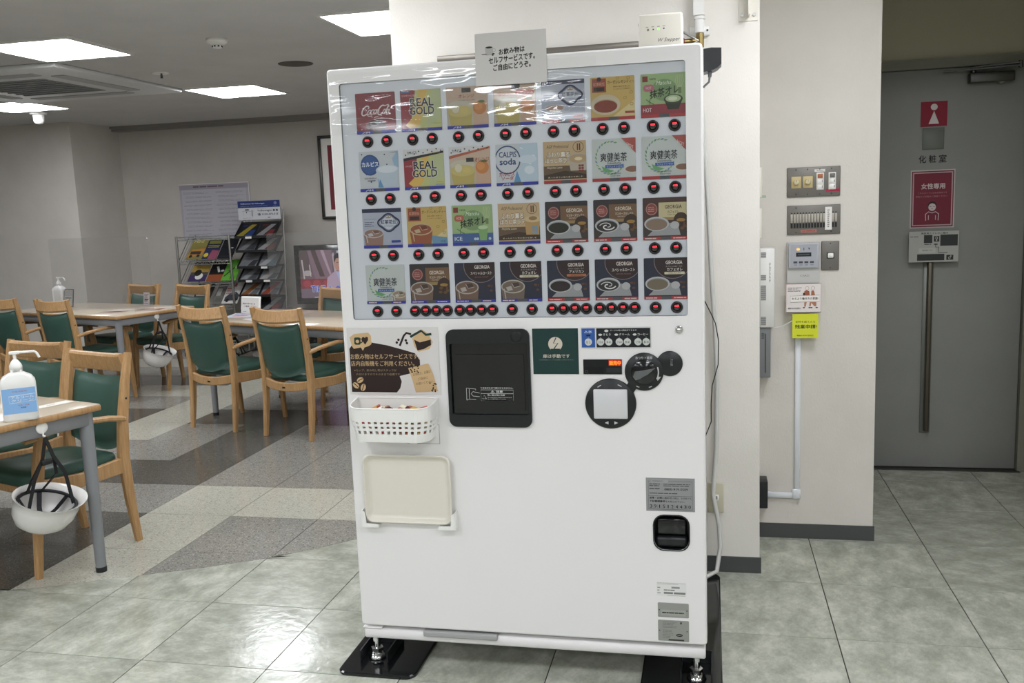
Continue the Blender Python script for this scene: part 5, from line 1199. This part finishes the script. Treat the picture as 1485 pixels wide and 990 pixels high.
for k, (u_, v_, cl_, lb, rz) in enumerate(((-.13, .42, ('#b8b2aa', '#8a5a4a', '#c9a08a'), 'brochure with brown print lying at the back left table edge', 20), (-.30, .20, ('#c9c4bc', '#a88a7a', '#6a5048'), 'pale brochure lying flat beside the small menu card', 25))):
    flat('brochure', .21, .28, '#c4beb6', T2C + UU * (u_ - .1) + VV * (v_ - .1), lb, 'brochure', TR + radians(rz), mag(cl_, k), grp='brochures on tables')
for k, (u_, v_, cl_, lb, rz) in enumerate(((.30, .28, ('#5a6a9a', '#b0a4b4', '#8a4a5a'), 'open brochure on the table before the racks, left one', -12), (.06, .32, ('#7a86b0', '#a8b0bc', '#c06a5a'), 'blue toned brochure at the far left end of the table before the racks', 30))):
    flat('brochure', .2, .28, '#c6c4c8', T3C + UU * u_ + VV * (v_ - .15), lb, 'brochure', TR + radians(rz), mag(cl_, k + 5), grp='brochures on tables')
t = thing('notice_frame', tuple(T3C + UU * .10 + VV * .40 + Vector((0, 0, TH))), 'white framed notice standing at the left end of the table before racks', 'notice', (radians(-8), 0, TR))
b = B(); b.rbox(-.1, .1, -.006, .006, 0, .135, .003, M_WHITEP, 1); b.build('frame', t)
p = Print(.176, .112, '#d5d3d0', .001); p.text('雑誌の持ち出しは', .06, .56, .8, .68, '#4a4a4c', .02); p.text('ご遠慮ください', .12, .38, .86, .5, '#4a4a4c', .02); p.ring(.86, .18, .06, .1, .03, '#3a3a3c', 14); p.bars(.1, .06, .3, .12, 1, '#7a7a7c', .5, 2); p.build('insert', t, (-.088, -.0075, .011))
B().prism(rrect(-.09, 0, .09, .11, .004), .006, .05, M_WHITEP).build('back_support', t) if 0 else None

# ------------------------------------------------------------------ back wall: racks, screen, pictures
def wire_rack():
    r = thing('magazine_rack', (-5.14, 8.88, 0), 'chrome wire rack with slanted shelves of magazines', 'rack')
    xs, ys = (-.30, .30), (-.18, .18)
    for x in xs:
        for y in ys:
            l = B().cyl((x, y, .02), (x, y, 1.25), .0125, .0125, M_STEEL, 12).build('post', r); B().lathe([(.016, 0), (.014, .025), (0, .026)], M_BLACK, 12, (x, y, 0)).build('foot', l)
    def shelf(z, slope):
        b = B(); zf, zb = z, z + slope; yb = .18 if slope == 0 else .05
        for x in xs: b.cyl((x, -.18, zf), (x, yb, zb), .004, .004, M_STEEL, 6)
        for y, zz in ((-.18, zf), (yb, zb)):
            for d in (0, .03): b.cyl((-.30, y, zz - d), (.30, y, zz - d), .0035, .0035, M_STEEL, 6)
            zig = [(-.30 + i * .025, y, zz - (.03 if i % 2 else 0)) for i in range(25)]
            b.tube(zig, .0025, M_STEEL, 5)
        for i in range(1, 20): x = -.30 + i * .03; b.cyl((x, -.18, zf), (x, yb, zb), .002, .002, M_STEEL, 5)
        b.build('wire_shelf', r)
    shelf(1.235, 0); shelf(.985, .23); shelf(.755, .23); shelf(.515, .23); shelf(.15, 0)
wire_rack()
def magazine(x0, w, zf, fn, base, lb, h=.285, y=8.703):
    p = Print(w, h, base, .004, .0001); fn(p)
    tag(p.build('magazine', None, (x0, y, zf + .014), (radians(-46), 0, 0)), lb, 'magazine', 'magazines on the wire rack')
def mg1(p): p.rect(0, .5, 1, 1, '#8a8248'); p.poly([(0, .1), (.9, .2), (1, .55), (.2, .5)], '#b07a3a'); p.rect(.15, .25, .8, .4, '#3a3632'); p.text('MINI', .1, .82, .7, .95, '#c9bc7a', .03); p.ell(.25, .15, .1, .07, '#2a2826'); p.ell(.7, .17, .1, .07, '#2a2826')
def mg2(p): p.rect(0, 0, 1, .55, '#2c3050'); p.poly([(.4, 0), (1, 0), (1, .4), (.5, .45)], '#8a4a5e'); p.ell(.2, .2, .16, .1, '#c9b43a'); p.rect(.1, .75, .9, .92, '#7a7a3a'); p.bars(.1, .55, .9, .7, 2, '#b0a860', .4, 2)
def mg3(p): p.rect(.58, .5, .85, .55, '#b9b9b9'); p.rect(.1, .1, .9, .13, '#2c2e36')
def mg4(p): p.rect(0, .45, 1, .8, '#b0924a'); p.rect(0, 0, 1, .3, '#3a2c54'); p.ell(.55, .25, .22, .16, '#d0cec8'); p.ell(.42, .42, .2, .16, '#22201e'); p.text('CAR', .1, .84, .8, .96, '#8a8a84', .03)
def mg5(p): p.rect(0, 0, 1, .32, '#8a4a2c'); p.poly([(.3, .7), (.42, .72), (.6, .45), (.5, .42)], '#cfcfcf'); p.ell(.72, .5, .1, .05, '#b9b9b9'); p.text('STYLE', .1, .84, .9, .95, '#8a8684', .02)
def mg6(p): p.line([(.1, .2), (.4, .45), (.8, .75)], .05, '#1f3a16'); p.line([(.45, .5), (.6, .25), (.58, .05)], .03, '#1f3a16'); p.line([(.2, .5), (.45, .45)], .025, '#1f3a16'); p.ell(.72, .66, .08, .08, '#b9c4a8')
def mg7(p): p.rect(.1, .4, .6, .75, '#a9a8a4'); p.rect(.2, .1, .9, .3, '#5a5854'); p.text('MAG', .15, .8, .8, .94, '#8a8884', .02)
def mg8(p): p.text('G', .22, .8, .4, .97, '#1c1c1e', .04); p.text('R', .44, .8, .62, .97, '#b02a2a', .04); p.bars(.05, .45, .35, .75, 4, '#b04a4a', .5, 3); p.poly([(.1, .12), (.95, .15), (.95, .4), (.7, .55), (.35, .5), (.1, .3)], '#3c3e44'); p.poly([(.35, .42), (.7, .46), (.6, .52), (.42, .5)], '#8a9098'); p.ell(.3, .15, .1, .09, '#141416'); p.ell(.8, .17, .1, .09, '#141416')
for a in ((-5.36, .185, .995, mg1, '#7a7448', 'yellow brown car magazine, first on the rack top tier'), (-5.175, .165, .995, mg2, '#24263a', 'navy magazine with pink corner on the rack top tier'), (-5.0, .165, .995, mg3, '#1b1c22', 'plain black magazine on the rack top tier'),
          (-5.36, .2, .765, mg4, '#4a4844', 'purple and tan magazine with white shape on the middle tier'), (-5.145, .2, .765, mg5, '#1c1a1a', 'black magazine with orange base on the middle tier'), (-4.93, .085, .765, lambda p: None, '#5f9a3a', None),
          (-5.10, .1, .525, mg7, '#6a6862', 'grey magazine on the lowest visible rack tier'), (-5.345, .2, .525, mg7, '#3a3a3e', 'dark magazine on the low tier hidden behind a chair'), (-4.95, .115, .525, lambda p: None, '#c9c6c2', None)):
    if a[5]: magazine(*a)
magazine(-4.972, .165, .769, mg6, '#5c9c38', 'bright green magazine with dark twig drawing on the middle tier', .285, 8.699)
magazine(-4.99, .18, .529, mg8, '#c4c0bc', 'white car magazine with red lettering on the lowest visible tier', .285, 8.699)

st = thing('brochure_stand', (-4.575, 8.86, 0), 'tall black brochure stand with blue and white header sign', 'brochure stand')
for x in (-.222, .222):
    B().cyl((x, 0, 0), (x, .12, 1.5), .009, .009, M_STEEL, 10).build('post', st)
    B().bar([(x, -.22, .012), (x, .25, .012)], .022, .02, M_DSTEEL, (1, 0, 0)).build('foot', st)
p = Print(.475, .195, '#c3c4c8', .012); p.rect(0, .64, 1, 1, '#27366e'); p.text('Willkommen bei Volkswagen', .065, .80, .64, .89, '#c2c8d8', .015); p.bars(.065, .70, .72, .74, 1, '#7a86a8', .4, 3); p.ring(.895, .85, .028, .065, .016, '#c2c8d8', 18); p.text('VW', .875, .82, .915, .88, '#c2c8d8', .01); p.bars(.84, .69, .96, .72, 1, '#8a94b0', .4, 4)
p.text('Volkswagen', .46, .40, .81, .53, '#2e3036', .02); p.text('豊 橋', .83, .42, .95, .53, '#24262c', .03); p.text('☎ 0120-473-515', .46, .21, .95, .34, '#2e3036', .025); p.rect(.70, .08, .76, .12, '#5a5c62'); p.bars(.46, .57, .68, .6, 1, '#7a7c82', .4, 2)
p.rect(.17, .5, .26, .57, '#4a4c52'); p.rect(.19, .36, .21, .46, '#3a3c42'); p.line([(.13, .18), (.13, .5), (.28, .5), (.28, .2)], .012, '#8a8c92'); p.rect(.32, .18, .35, .52, '#8a8c92'); p.rect(.09, .44, .38, .47, '#a5a7ad'); p.bars(.1, .08, .36, .12, 1, '#9a9ca2', .5, 3)
p.build('header_sign', st, (-.2625, .07, 1.392))
M_TRAYB = mat('stand_tray_black', '#191a1c', .45)
br_cols = [('#b9a43a', '#2a4a8c', '#22242a'), ('#a5a5a5', '#8a3a3c', '#2a2c30'), ('#9a9a9c', '#4a4c50', '#6a6c70'), ('#bcbcbe', '#7a4a44', '#54565a'), ('#8a8c90', '#44464a', '#a0a2a6'), ('#c4c6c8', '#6a8088', '#90949a'), ('#b0b2b4', '#5a5c60', '#7a7c80'), ('#c9c6c0', '#505458', '#a4a8ac'), ('#a5673a', '#7a7c80', '#c0c2c4'), ('#b0503a', '#5c6066', '#9a9ca0')]
dk = lambda h: '#' + ''.join('%02x' % int(int(h[i:i + 2], 16) * .74) for i in (1, 3, 5))
br_cols = [tuple(dk(c) for c in q) for q in br_cols]
ki = 0
for ti, z in enumerate((1.215, 1.07, .905, .767, .61, .45)):
    b = B(); ys, zs = -.12, z
    b.add([(-.222, ys, zs), (.222, ys, zs), (.222, .07, zs + .155), (-.222, .07, zs + .155)], [(0, 1, 2, 3)], M_TRAYB); b.add([(-.222, ys, zs - .006), (.222, ys, zs - .006), (.222, .07, zs + .149), (-.222, .07, zs + .149)], [(3, 2, 1, 0)], M_TRAYB)
    b.box(-.222, .222, ys - .006, ys, zs - .008, zs + .018, M_TRAYB)
    for x in (-.222, .222): b.add([(x, ys, zs - .01), (x, ys, zs + .02), (x, .07, zs + .175), (x, .07, zs + .145)], [(0, 1, 2, 3)], M_TRAYB)
    tr_ = b.build('tray', st)
    if ti in (0, 2, 3): 
        for xx in ((-.1,) if ti == 0 else (.05,) if ti == 2 else (-.13, .07)): Print(.07, .022, '#d9d7d4', .001).build('price_tag', tr_, (xx, ys - .0075, zs - .012))
    for k in range(2 if ti < 4 else 2):
        cl_ = br_cols[ki % 10]; rnd = random.Random(ki); p = Print(.19, .215, cl_[2], .003, .0001)
        p.poly([(.0, .1), (.4, .1), (.9, .9), (.6, .9)], cl_[0]); p.poly([(.45, .05), (.9, .05), (1, .5), (.7, .5)], cl_[1]); p.rect(.05, .03, .9, .1, cl_[0]); p.bars(.1, .75, .5, .9, 2, cl_[1], .4, ki)
        o = p.build('brochure', None, (-4.575 - .21 + k * .22, 8.86 - .117, z + .006), (radians(-51), 0, 0))
        tag(o, ('%s brochure on the %s tier of the black stand, %s side' % (('glossy', 'printed')[k], ('top', 'second', 'third', 'fourth', 'fifth', 'lowest')[ti], ('wire rack', 'television')[k])), 'brochure', 'brochures on the black stand'); ki += 1

tv = thing('television', (-3.76, 9.0, .42), 'black flat television showing a man in a pale jacket', 'television')
b = B(); b.rbox(-.52, .52, 0, .07, .07, .69, .008, M_BLACKG); b.build('bezel', tv)
b = B(); b.rbox(-.25, .25, -.1, .16, 0, .02, .008, M_BLACKG); b.cyl((0, .04, .015), (0, .04, .08), .04, .05, M_BLACKG, 16); b.build('stand', tv)
p = Print(.92, .50, '#6a5460', .002, .0002, 0, 'screen'); p.rect(0, .45, .12, 1, '#544648'); p.poly([(.1, 1), (.4, 1), (.42, .4), (.18, .4)], '#7c6470'); p.poly([(.14, 1), (.2, 1), (.3, .45), (.24, .45)], '#4a383c'); p.poly([(.26, 1), (.3, 1), (.38, .5), (.36, .48)], '#a890a0'); p.rect(.4, .4, .52, 1, '#54505e'); p.poly([(.4, .9), (.42, .5), (.45, .5), (.42, .95)], '#b8a4ac')
p.line([(.03, .8), (.05, .4)], .03, '#b8b0b0'); p.ell(.09, .52, .05, .06, '#a8a0a2'); p.line([(.12, .7), (.13, .45)], .02, '#c0b8b8')
p.rect(0, .2, .42, .4, '#7c2634'); [p.ell(x, .3, .05, .08, '#9a3a44') for x in (.08, .2, .32)]; p.rect(0, 0, .42, .2, '#6e5c6c')
p.poly([(.3, .0), (.33, .42), (.42, .55), (.55, .55), (.66, .42), (.70, 0)], '#b09ab0'); p.poly([(.44, .54), (.5, .2), (.56, .54)], '#aab4d8'); p.ell(.485, .70, .065, .15, '#b88a7c'); p.poly([(.42, .72), (.42, .86), (.46, .92), (.53, .92), (.56, .84), (.55, .74), (.53, .82), (.45, .82)], '#1c1a1e'); p.line([(.45, .73), (.475, .735)], .012, '#2a2022'); p.line([(.5, .735), (.525, .73)], .012, '#2a2022'); p.line([(.47, .62), (.5, .62)], .012, '#8a4a48'); p.rect(.46, .93, .6, .98, '#b8c0d0')
p.text('TikTok', .12, .115, .4, .265, '#d8dcec', .08); p.text('TikTok', .125, .125, .395, .255, '#2c48b8', .03); p.text('の話題', .42, .115, .62, .265, '#2c48b8', .05); p.bars(.16, .0, .44, .03, 1, '#c9c4c4', .5, 3)
p.build('screen', tv, (-.46, -.003, .135))
t = thing('television_stand', (-3.76, 9.02, 0), 'low dark television cabinet', 'cabinet')
B().rbox(-.57, .57, -.2, .22, .38, .42, .004, M_BLACK, 1).build('top', t); B().rbox(-.56, .56, -.17, .2, .03, .38, .004, mat('dark_wood', '#2c2826', .4), 1).build('body', t)
for x in (-.28, .28): 
    d = B().rbox(x - .27, x + .27, -.185, -.17, .05, .37, .003, M_BLACKG, 1).build('door', t); B().rbox(x - .05, x + .05, -.195, -.185, .2, .21, .002, M_STEEL, 1).build('handle', d)
t = thing('framed_picture', (-3.68, 9.265, 1.367), 'dark framed red picture with white mount on the back wall', 'picture')
b = B(); W_, H_ = .35, .868; 
for x0, x1, z0, z1 in ((-W_, W_, 0, .03), (-W_, W_, H_ - .03, H_), (-W_, -W_ + .03, .03, H_ - .03), (W_ - .03, W_, .03, H_ - .03)): b.rbox(x0, x1, -.04, 0, z0, z1, .003, M_DSTEEL, 1)
b.build('frame', t); B().box(-W_ + .03, W_ - .03, -.02, -.012, .03, H_ - .03, M_PAPER).build('mount', t); B().box(-W_ + .1, W_ - .1, -.022, -.02, .1, H_ - .1, mat('picture_red', '#7a2434', .5)).build('picture', t)
p = Print(.835, .6, '#aaa6ae', .003); p.rect(0, .9, 1, 1, '#9a949e'); p.rect(.03, .0, .95, .9, '#b3b1b8'); p.bars(.2, .93, .7, .965, 1, '#6a5a66', .7, 5)
for q, (x0, x1) in enumerate(((.05, .47), (.52, .93))):
    for k in range(11): p.bars(x0 + (.03 if k % 3 else 0), .82 - k * .075, x1, .855 - k * .075, 2, '#8e8b93', .35, k + q * 20)
p.line([(0, .995), (1, .995)], .014, '#d4d2d0'); p.line([(.993, 0), (.993, 1)], .018, '#d4d2d0'); tag(p.build('wall_notice', None, (-5.70, 9.262, 1.20)), 'large pale printed notice sheet on the back wall', 'notice')
